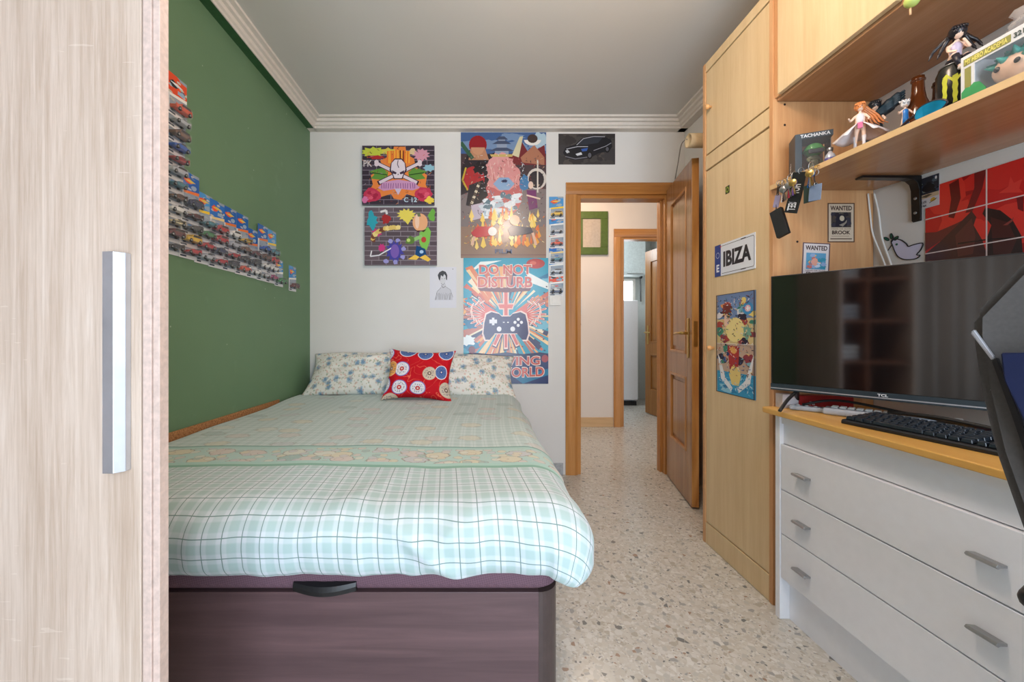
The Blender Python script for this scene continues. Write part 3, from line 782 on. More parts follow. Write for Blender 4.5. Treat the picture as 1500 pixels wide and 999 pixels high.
def duv(s, t, key=None):
    a = max(0, s-Xflat1); b = max(0, -t); r = math.hypot(a, b)
    x = min(s, Xflat1); y = Yflat0+max(0, t); z = DZT
    if r > 0:
        rm = right_drop+(front_drop-right_drop)*(b/(a+b)); r2 = min(r, rm+.03*(4*a*b/(a+b)**2)**2)
        cor = (4*a*b/(a+b)**2) if a+b > 0 else 0; cor *= min(1, r/.15)
        th = min(r2/R0, PI/2); f = R0*math.sin(th); g = R0*(1-math.cos(th))+max(0, r2-R0*PI/2)
        f += .028*cor*min(1, r/.2); g -= .0
        lim = rm+.03*(4*a*b/(a+b)**2)**2; tk = max(0, r2-lim+.035)/.035; f -= .016*tk*tk
        f += .012*math.sin(min(1, r2/lim)*PI)
        x += f*a/r; y -= f*b/r; z -= g
        if r > lim+.002: BEY.add(key)
        if r > lim: s = Xflat1+a*lim/r if a > 0 else s; t = -b*lim/r if b > 0 else t; a = a*lim/r; b = b*lim/r
    # loose folds and pillow softness
    w = noise.noise(Vector((s*2.2, t*1.6, 0)))*.014+noise.noise(Vector((s*7+t*2, t*3.2, 3)))*.004
    side = min(1, r/.12)
    fr = min(1, b/.10)
    fold = (noise.noise(Vector((s*7, t*2.2, 7)))*.022+noise.noise(Vector((s*19, t*6, 2)))*.007)*fr
    sf = (noise.noise(Vector((t*5, s*1.5, 11)))*.012+noise.noise(Vector((t*16, s*3, 4)))*.004)*min(1, a/.1)
    y -= fold+.006*fr; x += sf
    z += w*(1-side)*.8
    if r > 0 and z < .56: z += noise.noise(Vector((s*6+t*6, 1, 1)))*.012*side
    if y > 2.3: z += .01*math.sin((y-2.3)*4)
    # diagonal drag fold on the front
    q = (s+.12)*.8+(t+.12)*1.0; z += 0
    y -= .014*math.exp(-((s+.30+t*1.1)**2)/.0010)*fr; y -= .010*math.exp(-((s-.02-t*.8)**2)/.0009)*fr; z += .006*math.exp(-((s+.32-t*.5)**2)/.002)*max(0,1-abs(t)*3)
    return (x, y, z)
bm = nb(); uvl = bm.loops.layers.uv.new('UVMap'); G = {}; UVs = {}
for i in range(NXg+1):
    for j in range(NYg+1):
        s = U0+(U1-U0)*i/NXg
        jj = j/NYg; t_ = T0+(T1-T0)*(jj**1.25)
        G[i,j] = bm.verts.new(duv(s, t_, (i,j))); wx = noise.noise(Vector((s*1.5, t_*1.1, 20)))*.02
        UVs[i,j] = (s+wx+.03*math.sin(t_*2.1+s), t_-T0+.012*math.sin(s*3.2))
for i in range(NXg):
    for j in range(NYg):
        ks = ((i,j),(i+1,j),(i+1,j+1),(i,j+1))
        if sum(k in BEY for k in ks) >= 1: continue
        f = bm.faces.new([G[k] for k in ks]); f.smooth = True
        for l, k in zip(f.loops, ks): l[uvl].uv = UVs[k]
bmesh.ops.delete(bm, geom=[v for v in bm.verts if not v.link_faces], context='VERTS')
dv = obj('duvet', bm, duvet_mat()); tag(dv, 'pale green checked duvet with a teddy border covering the bed', 'duvet')
md = dv.modifiers.new('thick', 'SOLIDIFY'); md.thickness = .022; md.offset = -1

# pillows -----------------------------------------------------------
def pillow_bm(w, h, t, cor=.06, nx=56, ny=30, seed=0, wr=.006, sag=0):
    bm = nb(); uvl = bm.loops.layers.uv.new('UVMap'); V = {}
    for side in (1, -1):
        for i in range(nx+1):
            for j in range(ny+1):
                u = -1+2*i/nx; v = -1+2*j/ny
                if side < 0 and (i in (0, nx) or j in (0, ny)): V[i,j,-1] = V[i,j,1]; continue
                e = (1-abs(u)**3.2)**.55*(1-abs(v)**2.6)**.6
                px = u*w/2*(1-cor*(1-abs(v)**2)*1.0*abs(u)**3); py = v*h/2*(1-cor*1.3*(1-u*u)*abs(v)**3)
                q = noise.noise(Vector((u*4+seed, v*3, side)))*wr*2+noise.noise(Vector((u*11+seed, v*7, side)))*wr
                V[i,j,side] = bm.verts.new((px, py, side*(t/2*e+q*e+.003*(e > 0))-sag*u*u))
    for side in (1, -1):
        for i in range(nx):
            for j in range(ny):
                ks = [(i,j),(i+1,j),(i+1,j+1),(i,j+1)]
                if side < 0: ks = ks[::-1]
                try: f = bm.faces.new([V[k[0],k[1],side] for k in ks])
                except ValueError: continue
                f.smooth = True
                for l, k in zip(f.loops, ks): l[uvl].uv = (k[0]/nx*w, k[1]/ny*h)
    return bm
def floral():
    t = NT('floral_pillow_cotton'); v = t.coord('UV'); nz = t.noise(v, 70, 3, .7)
    def sp(scale, size, col, rnd=1, off=0):
        mp = t.n('ShaderNodeMapping'); t.l(v, mp.inputs[0]); mp.inputs['Location'].default_value = (off, off*1.7, 0)
        d = t.vor(mp.outputs[0], scale, 'Distance', 'F1', '2D', rnd); d = t.math('ADD', d, t.math('MULTIPLY', t.math('SUBTRACT', nz, .5), .5)); return t.math('LESS_THAN', d, size), col
    c = (232,230,222)
    for sc_, sz, col, off, k in ((11,.24,(150,176,192),0,.75),(11,.13,(110,146,178),0,.8),(26,.17,(214,176,160),3,.65),(30,.15,(190,180,150),7,.6),(22,.12,(150,168,140),5,.7)):
        m, cc = sp(sc_, sz, col, 1, off); c = t.mix(t.math('MULTIPLY', m, k), c, cc)
    t.base(c); t.bump(t.noise(v, 300, 2), .1, .001); return t.set(.85, 0, .15)
bm = pillow_bm(1.47, .36, .14, .05, 90, 34, 3, .015, .03)
p = obj('pillow', bm, floral()); p.rotation_euler = (math.radians(50), math.radians(.8), 0); p.location = (-.463, 2.80, .762)
tag(p, 'long white pillow with small blue flowers against the end wall', 'pillow')
md = p.modifiers.new('s', 'SUBSURF'); md.levels = 1; md.render_levels = 1
def red_dots():
    t = NT('red_circle_print_cotton'); v = t.coord('UV')
    def lay(scale, off, cols, s0, k):
        mp = t.n('ShaderNodeMapping'); t.l(v, mp.inputs[0]); mp.inputs['Location'].default_value = (off, off*.6, 0)
        nd = t.n('ShaderNodeTexVoronoi'); nd.voronoi_dimensions = '2D'; nd.inputs['Scale'].default_value = scale; nd.inputs['Randomness'].default_value = .55; t.l(mp.outputs[0], nd.inputs['Vector'])
        se = t.n('ShaderNodeSeparateColor'); t.l(nd.outputs['Color'], se.inputs[0]); rs = t.math('MULTIPLY_ADD', se.outputs[1], .14, s0)
        d = t.math('DIVIDE', nd.outputs['Distance'], rs); return d, se.outputs[0]
    d, r = lay(8.2, 4.4, 0, .30, 1)
    A = t.ramp(r, [(0,(226,222,226)),(.34,(86,112,166)),(.62,(226,160,84)),(.84,(206,190,168))], 'CONSTANT')
    B = t.ramp(r, [(0,(196,70,72)),(.34,(60,84,140)),(.62,(150,110,90)),(.84,(120,100,90))], 'CONSTANT')
    rim = t.ramp(r, [(0,(120,110,180)),(.34,(226,222,230)),(.62,(240,178,130)),(.84,(196,180,160))], 'CONSTANT')
    col = t.mix(t.noise(v, 9, 3), (206,18,34), (176,10,26))
    arcs = t.math('LESS_THAN', t.math('ABSOLUTE', t.math('SUBTRACT', t.noise(v, 10, 1, .5, 1.2), .5)), .008)
    col = t.mix(t.math('MULTIPLY', arcs, .7), col, (240,120,90))
    col = t.mix(t.math('LESS_THAN', d, 1.12), col, rim); col = t.mix(t.math('LESS_THAN', d, 1.0), col, A)
    spk = t.math('MULTIPLY', t.math('LESS_THAN', t.vor(v, 75, 'Distance', 'F1', '2D', .5), .28), t.math('MULTIPLY', t.math('LESS_THAN', d, .8), t.math('GREATER_THAN', d, .45)))
    col = t.mix(t.math('MULTIPLY', spk, .75), col, (70,70,110)); col = t.mix(t.math('LESS_THAN', d, .34), col, B); col = t.mix(t.math('LESS_THAN', d, .13), col, (228,214,200))
    t.base(col); t.bump(t.noise(v, 260, 2), .15, .001); return t.set(.75, 0, .2)
bm = pillow_bm(.455, .37, .12, .16, 40, 36, 9, .004)
p = obj('cushion', bm, red_dots()); p.rotation_euler = (math.radians(62), 0, 0); p.rotation_euler.rotate_axis('Z', math.radians(-2.5)); p.location = (-.372, 2.555, .776)
tag(p, 'red cushion printed with blue and orange circles leaning on the pillow', 'cushion')
md = p.modifiers.new('s', 'SUBSURF'); md.levels = 1; md.render_levels = 1

# cork strip on the green wall
bm = nb(); za = ZX(232, 636.6, XL); zb_ = ZX(407, 585, XL)
A = [(.95, za+.005), (2.48, zb_), (2.48, zb_-.13), (.95, za-.16)]
add_prism(bm, A, 'x', XL+.001, XL+.011, .001); o = obj('cork_board', bm, M['cork']); tag(o, 'long cork strip fixed to the green wall beside the bed', 'cork board')

# ================================================================= gaming chair
ch = thing('gaming_chair', 'black and grey gaming chair with blue trim at the right edge', 'chair', (.80, .28, 0))
Fv = Vector((.9,.436,0)).normalized(); Rv = Vector((Fv.y,-Fv.x,0)); Lc = Vector((.58,.463,0)); Cc = Lc+Rv*.262
lean = .0
def CH(r, f, z): return Cc+Rv*r+Fv*(f)+Vector((0,0,z))
def chprism(pts, f0, f1, bev=.004, lean=.0):
    bm = nb(); A = [bm.verts.new(CH(x, f0-lean*(z-.5), z)) for x, z in pts]; B = [bm.verts.new(CH(x, f1-lean*(z-.5), z)) for x, z in pts]
    n = len(pts); bm.faces.new(A); bm.faces.new(B[::-1])
    for i in range(n): bm.faces.new((A[i], B[i], B[(i+1) % n], A[(i+1) % n]))
    bmesh.ops.recalc_face_normals(bm, faces=bm.faces)
    if bev: bmesh.ops.bevel(bm, geom=bm.edges[:], offset=bev, segments=2, affect='EDGES')
    return bm
gf = plain('charcoal_chair_fabric', (84,80,78), .7, var=.06, scale=300); gk = plain('black_chair_leather', (30,30,32), .38); gb = plain('blue_chair_trim', (14,26,62), .45)
sy = [(-.262,1.068),(-.226,1.125),(-.17,1.20),(-.15,1.30),(-.11,1.345),(.11,1.345),(.15,1.30),(.17,1.20),(.226,1.125),(.262,1.068),(.262,1.046),(.256,.985),(.246,.92),(.226,.835),(.205,.74),(.2,.55),(-.2,.55),(-.205,.74),(-.226,.835),(-.246,.92),(-.256,.985),(-.262,1.046)]
part('backrest', chprism(sy, -.03, .04, .008), gf, ch)
q = .82
inn = [(x*.76+(0), (z-.95)*.86+.95) for x, z in sy]
part('backrest_shell', chprism(inn, -.046, -.031, .005), gk, ch)
for s in (-1, 1):
    pts = [(s*.2615,1.049),(s*.2465,1.019),(s*.2445,1.023),(s*.2585,1.053)]
    part('wing_edge', chprism(pts, -.036, -.0315, .001), M['alu'], ch, 'pale piped edge')
    part('black_channel', chprism([(s*.2463,1.0185),(s*.233,.962),(s*.213,.87),(s*.208,.87),(s*.2275,.963),(s*.2425,1.0225)], -.0365, -.0312, .0008), gk, ch)
    pts = [(s*.237,1.028),(s*.235,1.0),(s*.221,.955),(s*.2,.89),(s*.185,.89),(s*.2,.955),(s*.205,1.03)]
    part('blue_inset', chprism(pts, -.052, -.0465, .001), gb, ch, 'blue inset panel')
bm = nb(); 
vs = add_box(bm, -.24, .24, 0, .46, .42, .52, .035, 4)
for v in bm.verts: v.co = CH(v.co.x, v.co.y+.045, v.co.z)
bmesh.ops.recalc_face_normals(bm, faces=bm.faces); part('seat', bm, gk, ch, sm=True)
for s in (-1, 1):
    bm = nb(); add_box(bm, s*.225-.03, s*.225+.03, .085, .30, .712, .736, .011, 3)
    for v in bm.verts: v.co = CH(v.co.x, v.co.y, v.co.z)
    bmesh.ops.recalc_face_normals(bm, faces=bm.faces); ar = part('armrest', bm, M['black'], ch, sm=True)
    bm = nb(); add_tube(bm, [CH(s*.232,.2,.715), CH(s*.24,.2,.45), CH(s*.22,.2,.41), CH(s*.1,.2,.405)], .018, sm=False); obj('arm_post', bm, M['black'], ar)
bm = nb(); add_cyl(bm, CH(0,.22,.1), CH(0,.22,.42), .028, 16); part('gas_lift', bm, M['black_metal'], ch)
for i in range(5):
    a = 2*PI*i/5+.3; p0 = CH(0,.22,.12); p1 = p0+Vector((math.cos(a)*.27, math.sin(a)*.27, -.04))
    bm = nb(); add_tube(bm, [p0, (p0+p1)/2+Vector((0,0,.01)), p1], [.026,.022,.016]); lg = part('base_leg', bm, M['black'], ch)
    bm = nb(); add_cyl(bm, p1+Vector((-.02*math.sin(a), .02*math.cos(a), -.05)), p1+Vector((.02*math.sin(a), -.02*math.cos(a), -.05)), .03, 16); obj('caster', bm, M['black'], lg)
# ================================================================= pictures on the end wall
YW = YB-.001
def onback(px, py): return PX(px, py, YW)
def backrect(x0, y0, x1, y1):
    a = onback(x0, y0); b = onback(x1, y1); return a, b.x-a.x, a.z-b.z
# --- poster with pagoda, fan shape and flames (generic stand-in)
tl, W, H = backrect(675, 194, 800, 378)
A = Art(W, H, (120,112,110), rnd=5)
A.rect(0,0,1,.17,(70,100,150)); A.rect(0,.17,1,.45,(74,58,62)); A.rect(0,.45,1,.75,(128,116,116)); A.rect(0,.75,1,1,(150,122,104))
for i in range(9): A.blob(A.r.uniform(0,1), A.r.uniform(.02,.13), .13, .03, (120,146,182), 1)
A.blob(.93,.07,.09,.06,(176,200,214),1)
A.poly([(.56,.2),(.72,.08),(.8,.17),(.98,.1),(1,.26),(.6,.26)], (120,44,48), 2); A.poly([(.0,.3),(.1,.14),(.22,.2),(.4,.16),(.44,.3),(.3,.42),(.0,.5)], (48,40,46), 2)
# pagoda
for k, (w_, y_) in enumerate(((.05,.04),(.075,.075),(.1,.13))):
    A.rect(.48-w_*.8, y_+.012, .48+w_*.8, y_+.05, (148,160,182), 3); A.poly([(.48-w_*1.5,y_+.018),(.48-w_*.6,y_-.008),(.48+w_*.6,y_-.008),(.48+w_*1.5,y_+.018)], (72,82,108), 4)
A.poly([(.34,.175),(.62,.175),(.6,.195),(.36,.195)], (206,180,110), 4)
# plain draped shapes in the upper corners
A.ell(.2,.1,.105,.075,(150,30,38),3); A.ell(.2,.12,.075,.06,(204,150,116),4,a0=0,a1=PI); A.poly([(.12,.12),(.28,.12),(.33,.22),(.09,.22)], (190,136,104), 3)
A.line([(.0,.08),(.14,.21)], .045, (58,96,74), 4); A.poly([(.6,.18),(.69,.035),(.73,.03),(.68,.2)], (214,206,170), 4)
A.ell(.84,.06,.1,.045,(236,232,226),4,a0=0,a1=PI); A.ell(.84,.05,.06,.035,(70,56,52),5); A.poly([(.7,.2),(.86,.1),(.98,.2),(.98,.26),(.72,.24)], (176,118,92), 3)
# round arch and drapery
A.ell(.89,.37,.115,.085,(214,206,198),3); A.ell(.885,.375,.09,.068,(50,44,50),4)
A.blob(.46,.26,.15,.09,(226,160,158),3,26,.16); A.blob(.5,.35,.2,.12,(220,150,148),3,26,.14); A.ell(.5,.5,.22,.17,(196,104,104),2)
for i in range(26):
    x = .32+.34*A.r.random(); y = .2+.2*A.r.random(); A.line([(x,y),(x+A.r.uniform(-.02,.02),y+.05)], .008, A.r.choice([(236,186,180),(196,120,118),(232,172,170)]), 5)
A.poly([(.38,.41),(.45,.36),(.56,.36),(.63,.41),(.56,.46),(.45,.46)], (140,172,208), 6); A.blob(.51,.39,.035,.012,(40,50,90),7)
A.ell(.15,.37,.13,.1,(178,46,50),3); A.blob(.22,.28,.07,.05,(36,30,34),4); A.line([(.06,.28),(.02,.38),(.08,.46)], .02, (200,170,60), 4); A.poly([(.1,.42),(.26,.38),(.32,.5),(.18,.6),(.06,.58)], (40,36,42), 4)
for i in range(9): A.line([(.2-.012*i,.4+.022*i),(.23-.012*i,.41+.022*i)], .03, (214,200,176) if i % 2 else (90,76,66), 5)
A.poly([(.12,.58),(.26,.56),(.26,.68),(.14,.7)], (196,184,200), 5)
A.blob(.74,.4,.06,.06,(66,126,176),4,16,.2); A.ell(.82,.42,.03,.03,(232,204,186),5); A.poly([(.77,.46),(.88,.46),(.9,.6),(.8,.62)], (112,44,104), 5); A.line([(.77,.5),(.93,.53)], .018, (234,206,188), 6)
A.line([(.9,.22),(.9,.48)], .016, (222,214,204), 6)
for i in range(34): A.blob(A.r.uniform(.28,.66), A.r.uniform(.5,.68), A.r.uniform(.03,.08), A.r.uniform(.012,.03), A.r.choice([(206,216,226),(170,190,206),(232,238,244),(86,118,136),(220,226,232)]), 5, 12)
# flames
for i in range(60):
    x = A.r.uniform(.12,.92); y = A.r.uniform(.66,.92); h = A.r.uniform(.04,.12)*(1-abs(x-.5)*.8); w_ = A.r.uniform(.015,.035)
    A.poly([(x-w_,y),(x-w_*.4,y-h*.6),(x+A.r.uniform(-.02,.02),y-h),(x+w_*.5,y-h*.5),(x+w_,y),(x,y+.02)], A.r.choice([(244,206,96),(238,160,60),(250,226,150),(220,110,50),(246,214,120)]), A.r.choice([6,7]))
A.poly([(.12,.8),(.2,.75),(.36,.75),(.4,.81),(.3,.83),(.16,.84)], (196,60,66), 8); A.ell(.37,.79,.05,.035,(234,232,228),9)
A.poly([(.55,.77),(.6,.74),(.82,.76),(.85,.8),(.7,.82),(.58,.83)], (56,60,78), 8); A.line([(.16,.83),(.13,.9)], .03, (228,186,160), 8); A.line([(.84,.8),(.88,.9)], .03, (228,186,160), 8); A.ell(.63,.7,.06,.04,(228,180,150),8)
A.text('FILM', .4, .93, .6, .965, (90,100,130), 9, .03)
for i in range(420):
    x = A.r.uniform(.02,.98); y = A.r.uniform(.18,.9)
    pal = [(226,160,158),(196,104,104),(60,50,56),(206,190,180),(236,220,210)] if y < .45 and abs(x-.5) < .2 else ([(206,216,226),(120,150,170),(236,240,244),(170,186,200)] if y < .68 and abs(x-.5) < .25 else ([(244,206,96),(226,130,60),(250,232,180),(200,90,50),(150,120,110)] if y > .66 else [(70,56,60),(150,60,60),(200,180,150),(96,84,90),(44,36,42),(130,110,116)]))
    a_ = A.r.uniform(0, PI); l_ = A.r.uniform(.012,.035); A.line([(x,y),(x+l_*math.cos(a_), y+l_*math.sin(a_)*.7)], A.r.uniform(.004,.012), A.r.choice(pal), 6.5, .002)
A.line([(.0,.975),(1,.975)], .012, (132,100,90), 3)
o = A.build('fantasy_poster', tl, (1,0,0), mat=M['gloss']); tag(o, 'tall poster with pagoda, pink plume and flames high on the end wall', 'poster')
# --- DO NOT DISTURB poster
tl, W, H = backrect(679, 378, 803, 562); tl.y -= .0015
A = Art(W, H, (58,160,186), rnd=8)
OR = [(232,150,96),(246,214,160),(214,106,74),(250,232,200),(196,120,100),(240,176,110),(60,60,96)]
for i in range(150):
    a = A.r.uniform(0, 2*PI); l0 = .15; l1 = A.r.uniform(.4,.62); w_ = A.r.uniform(.015,.06)
    A.poly([(.5+l0*math.cos(a), .47+l0*math.sin(a)*.67), (.5+l1*math.cos(a-w_), .47+l1*math.sin(a-w_)*.67), (.5+l1*math.cos(a+w_), .47+l1*math.sin(a+w_)*.67)], A.r.choice(OR), 1)
for i in range(14): A.blob(A.r.choice([A.r.uniform(0,.15),A.r.uniform(.85,1)]), A.r.uniform(.1,.75), .09, .04, A.r.choice([(54,156,184),(236,244,244),(40,120,160),(120,186,206)]), 2)
A.poly([(0,.0),(1,.0),(1,.12),(.75,.2),(.55,.04),(.2,.08),(0,.2)], (48,158,186), 2); A.poly([(.06,.12),(.2,.03),(.45,.02),(.2,.07)], (240,244,240), 3); A.poly([(.72,.1),(1,.2),(1,.25),(.8,.2)], (240,244,240), 3)
A.poly([(.02,.08),(.1,.06),(.34,.3),(.28,.36)], (226,128,76), 3); A.poly([(.03,.1),(.07,.09),(.3,.32)], (248,206,150), 4)
A.ell(.85,.045,.11,.04,(188,64,56),3); A.ell(.82,.04,.04,.015,(220,110,90),4)
for i in range(40): A.blob(A.r.uniform(.02,.98), A.r.uniform(.22,.8), .012, .006, A.r.choice([(70,40,60),(150,60,60),(40,50,90)]), 3, 6)
def sword(cx, cy, a, L, col):
    c, s_ = math.cos(a), math.sin(a)*.67
    p = lambda t, w: (cx+c*t-math.sin(a)*w, cy+s_*t+math.cos(a)*.67*w)
    A.poly([p(0,-.02), p(L,-.016), p(L+.03,0), p(L,.016), p(0,.02)], (52,44,86), 4); A.poly([p(0,-.016), p(L,-.012), p(L+.02,0), p(L,.012), p(0,.016)], (250,214,200), 5); A.poly([p(0,-.01), p(L,-.006), p(L,.006), p(0,.01)], col, 6)
    A.poly([p(L-.07,-.035), p(L-.055,-.035), p(L-.055,.035), p(L-.07,.035)], (250,214,200), 6)
for sgn in (-1, 1):
    for k in range(8):
        a = -1.0+k*.235; a = a if sgn > 0 else PI-a
        sword(.5+sgn*.14, .50-.01*k, a, .36-.018*abs(k-2), (222,104,90))
A.poly([(.5-.26,.36),(.5-.1,.43),(.5-.1,.52),(.5-.22,.55)], (224,110,96), 7); A.poly([(.76,.36),(.6,.43),(.6,.52),(.72,.55)], (224,110,96), 7)
A.poly([(.465,.25),(.5,.225),(.535,.25),(.535,.5),(.465,.5)], (250,214,200), 7); A.poly([(.48,.25),(.52,.25),(.52,.5),(.48,.5)], (222,104,90), 8)
A.poly([(.4,.36),(.6,.36),(.62,.33),(.58,.41),(.42,.41),(.38,.33)], (250,206,190), 7); A.poly([(.41,.37),(.59,.37),(.57,.4),(.43,.4)], (222,104,90), 9)
for dx in (-.12, 0, .12):
    A.line([(.5+dx*.4,.56),(.5+dx*1.15,.71 if dx else .735)], .075, (52,44,86), 6, .06); A.line([(.5+dx*.4,.56),(.5+dx*1.15,.7 if dx else .725)], .06, (250,214,200), 7, .045); A.line([(.5+dx*.4,.56),(.5+dx*1.12,.69 if dx else .712)], .036, (214,98,88), 8, .03)
pad = [(.33,.43),(.42,.445),(.45,.465),(.55,.465),(.58,.445),(.67,.43),(.73,.45),(.755,.52),(.765,.6),(.74,.65),(.69,.65),(.63,.60),(.37,.60),(.31,.65),(.26,.65),(.235,.6),(.245,.52),(.27,.45)]
A.poly([(.5+(x-.5)*1.06, .54+(y-.54)*1.1) for x, y in pad], (250,222,214), 9); A.poly(pad, (56,46,92), 10)
W_ = (238,236,240)
A.rect(.335,.475,.365,.535,W_,11); A.rect(.305,.49,.395,.52,W_,11); A.ell(.42,.565,.028,.02,W_,11); A.ell(.58,.565,.028,.02,W_,11)
for dx, dy in ((0,-.024),(0,.024),(-.038,0),(.038,0)): A.ell(.645+dx,.512+dy,.018,.0125,W_,11)
A.rect(.465,.508,.485,.516,W_,11); A.rect(.515,.508,.535,.516,W_,11)
TC, TE = (206,92,80), (248,226,212)
def ptext(s, x0, y0, x1, y1, sh=0, arc=0):
    A.text(s, x0-.008, y0-.006, x1+.008, y1+.006, TE, 11, .055, sh, arc); A.text(s, x0, y0, x1, y1, TC, 12, .025, sh, arc)
A.poly([(.16,.235),(.8,.235),(.78,.262),(.5,.275),(.2,.262)], (120,60,60), 9)
ptext('DO NOT', .185, .055, .8, .13); ptext('DISTURB', .17, .15, .81, .235)
A.rect(0,.765,1,1,(36,52,104),3); A.poly([(0,.77),(.1,.75),(.3,.765),(.5,.75),(.7,.765),(.9,.75),(1,.76),(1,.8),(0,.8)], (36,40,84), 4); A.poly([(.6,.95),(1,.88),(1,.93),(.7,1)], (34,120,160), 4)
ptext("I'M SAVING", .08, .785, .9, .855, 0, -.012); ptext('THE WORLD', .1, .875, .95, .95, 0, -.02)
A.ell(.1,.73,.04,.03,(120,50,60),5); A.ell(.96,.8,.04,.03,(170,70,76),5)
o = A.build('game_poster', tl, (1,0,0), mat=M['gloss']); tag(o, 'DO NOT DISTURB poster with a game controller and swords above the bed', 'poster')
# --- car poster
tl, W, H = backrect(818, 196, 901, 241)
A = Art(W, H, (58,54,54), rnd=3)
for i in range(30): A.blob(A.r.random(), A.r.random(), .12, .14, A.r.choice([(70,66,64),(52,48,48),(62,58,60),(78,72,68)]), 1)
A.poly([(.08,.62),(.12,.46),(.3,.34),(.42,.14),(.6,.06),(.8,.08),(.93,.2),(.95,.42),(.9,.56),(.7,.64),(.55,.8),(.3,.86),(.14,.8)], (24,24,30), 2)
A.poly([(.33,.36),(.44,.17),(.6,.1),(.78,.12),(.7,.3),(.5,.36)], (46,50,60), 3); A.line([(.32,.37),(.44,.16),(.62,.09),(.82,.1)], .012, (170,170,180), 4); A.line([(.14,.5),(.34,.42),(.52,.42)], .012, (190,190,200), 4)
A.poly([(.4,.5),(.52,.46),(.5,.56),(.42,.58)], (50,90,170), 4); A.poly([(.3,.66),(.4,.6),(.42,.68),(.33,.72)], (210,214,220), 4); A.poly([(.12,.56),(.16,.52),(.2,.6),(.15,.64)], (200,204,210), 4)
A.line([(.12,.74),(.3,.82),(.52,.76)], .015, (120,120,130), 4); A.ell(.55,.7,.05,.13,(12,12,14),4); A.ell(.55,.7,.03,.08,(96,96,104),5); A.ell(.86,.5,.045,.12,(12,12,14),4); A.ell(.86,.5,.026,.07,(90,90,98),5); A.line([(.62,.55),(.84,.4),(.93,.3)], .012, (150,150,160), 4)
o = A.build('car_poster', tl, (1,0,0), mat=M['print']); tag(o, 'small dark poster of a black sports car above the doorway', 'poster')
# --- canvas prints
def skull_canvas():
    tl, W, H = backrect(532.5, 216.5, 637, 302); tl.y -= .018
    A = Art(W, H, (96,88,104), th=.018, rnd=11); A.bricks(12, 5, (66,56,68), (128,118,132), 1)
    A.poly([(.12,.5),(.3,.4),(.25,.25),(.42,.16),(.44,.02),(.6,.02),(.62,.16),(.72,.22),(.74,.36),(.9,.5),(.88,.66),(.95,.84),(.76,.88),(.62,.82),(.54,.92),(.44,.9),(.4,.82),(.24,.88),(.06,.84),(.15,.66)], (232,134,66), 2)
    A.blob(.15,.11,.17,.08,(196,206,72),3,20,.4,True); A.blob(.36,.1,.1,.06,(214,204,80),3,12,.4,True); A.blob(.7,.1,.06,.06,(222,196,150),3,10); A.blob(.82,.16,.11,.1,(212,150,168),3,22,.3,True); A.blob(.93,.38,.08,.06,(144,190,206),3,14,.4,True); A.blob(.2,.2,.12,.03,(176,46,48),3)
    A.text('PK', .02,.25,.14,.36,(206,196,196),4)
    for s_ in (-1, 1):
        A.poly([(.5+s_*.14,.45),(.5+s_*.22,.38),(.5+s_*.3,.4),(.5+s_*.4,.44),(.5+s_*.33,.49),(.5+s_*.38,.56),(.5+s_*.26,.58),(.5+s_*.15,.55)], (98,148,62), 3); A.line([(.5+s_*.15,.5),(.5+s_*.36,.46)], .012, (40,70,36), 4)
        A.line([(.5-s_*.3,.3),(.5+s_*.28,.64)], .06, (60,40,60), 4); A.line([(.5-s_*.28,.31),(.5+s_*.26,.63)], .042, (222,206,214), 5)
        for q in (-1, 1): A.ell(.5+q*.3,.3+.02*s_,.03,.035,(222,206,214),5); 
    for i in range(16): x = .35+.02*i; A.line([(x,.3),(x+.01*A.r.uniform(-1,1),.08+.1*abs(x-.5))], .02, A.r.choice([(232,120,50),(246,170,60),(120,50,30)]), 5)
    for i in range(110):
        x = A.r.uniform(.03,.97); y = A.r.uniform(.03,.97); A.line([(x,y),(x+A.r.uniform(-.05,.05),y+A.r.uniform(-.05,.05))], .008, A.r.choice([(50,40,54),(232,150,90),(200,110,60),(160,150,160),(120,60,60)]), 3.5, .003)
    A.poly([(.4,.3),(.45,.22),(.55,.22),(.6,.3),(.62,.42),(.58,.5),(.56,.57),(.44,.57),(.42,.5),(.38,.42)], (60,40,60), 6); A.poly([(.41,.3),(.455,.24),(.545,.24),(.59,.3),(.6,.41),(.57,.49),(.55,.555),(.45,.555),(.43,.49),(.4,.41)], (226,212,220), 7)
    A.poly([(.415,.42),(.48,.46),(.47,.49),(.42,.475)], (70,50,70), 8); A.poly([(.585,.42),(.52,.46),(.53,.49),(.58,.475)], (70,50,70), 8); A.line([(.5,.25),(.49,.32),(.51,.38)], .01, (70,50,70), 8); A.poly([(.49,.5),(.51,.5),(.5,.475)], (70,50,70), 8)
    A.poly([(.22,.72),(.3,.62),(.5,.58),(.72,.62),(.8,.72),(.7,.76),(.5,.73),(.3,.77)], (204,150,190), 8)
    for i in range(15): x = .27+.033*i; A.line([(x,.64),(x+A.r.uniform(-.01,.01),.73)], .008, (110,60,120), 9)
    A.poly([(.45,.73),(.55,.73),(.5,.84)], (206,190,214), 8)
    for cx, cy in ((.14,.84),(.85,.82)):
        A.blob(cx,cy,.12,.12,(196,56,86),8,16,.12)
        for q in range(6): A.ell(cx+.05*math.cos(q),cy+.05*math.sin(q),.035,.03,A.r.choice([(222,92,116),(170,40,70),(206,72,98)]),9)
    A.blob(.93,.93,.06,.06,(236,206,76),8); A.blob(.04,.92,.05,.05,(216,120,170),8); A.text('C 12', .58,.88,.76,.96,(190,214,226),9)
    o = A.build('canvas_print', tl, (1,0,0), mat=M['canvas'], edge=(60,54,60)); tag(o, 'graffiti canvas with skull, crossbones and roses, the upper of the two', 'canvas print', 'graffiti canvases')
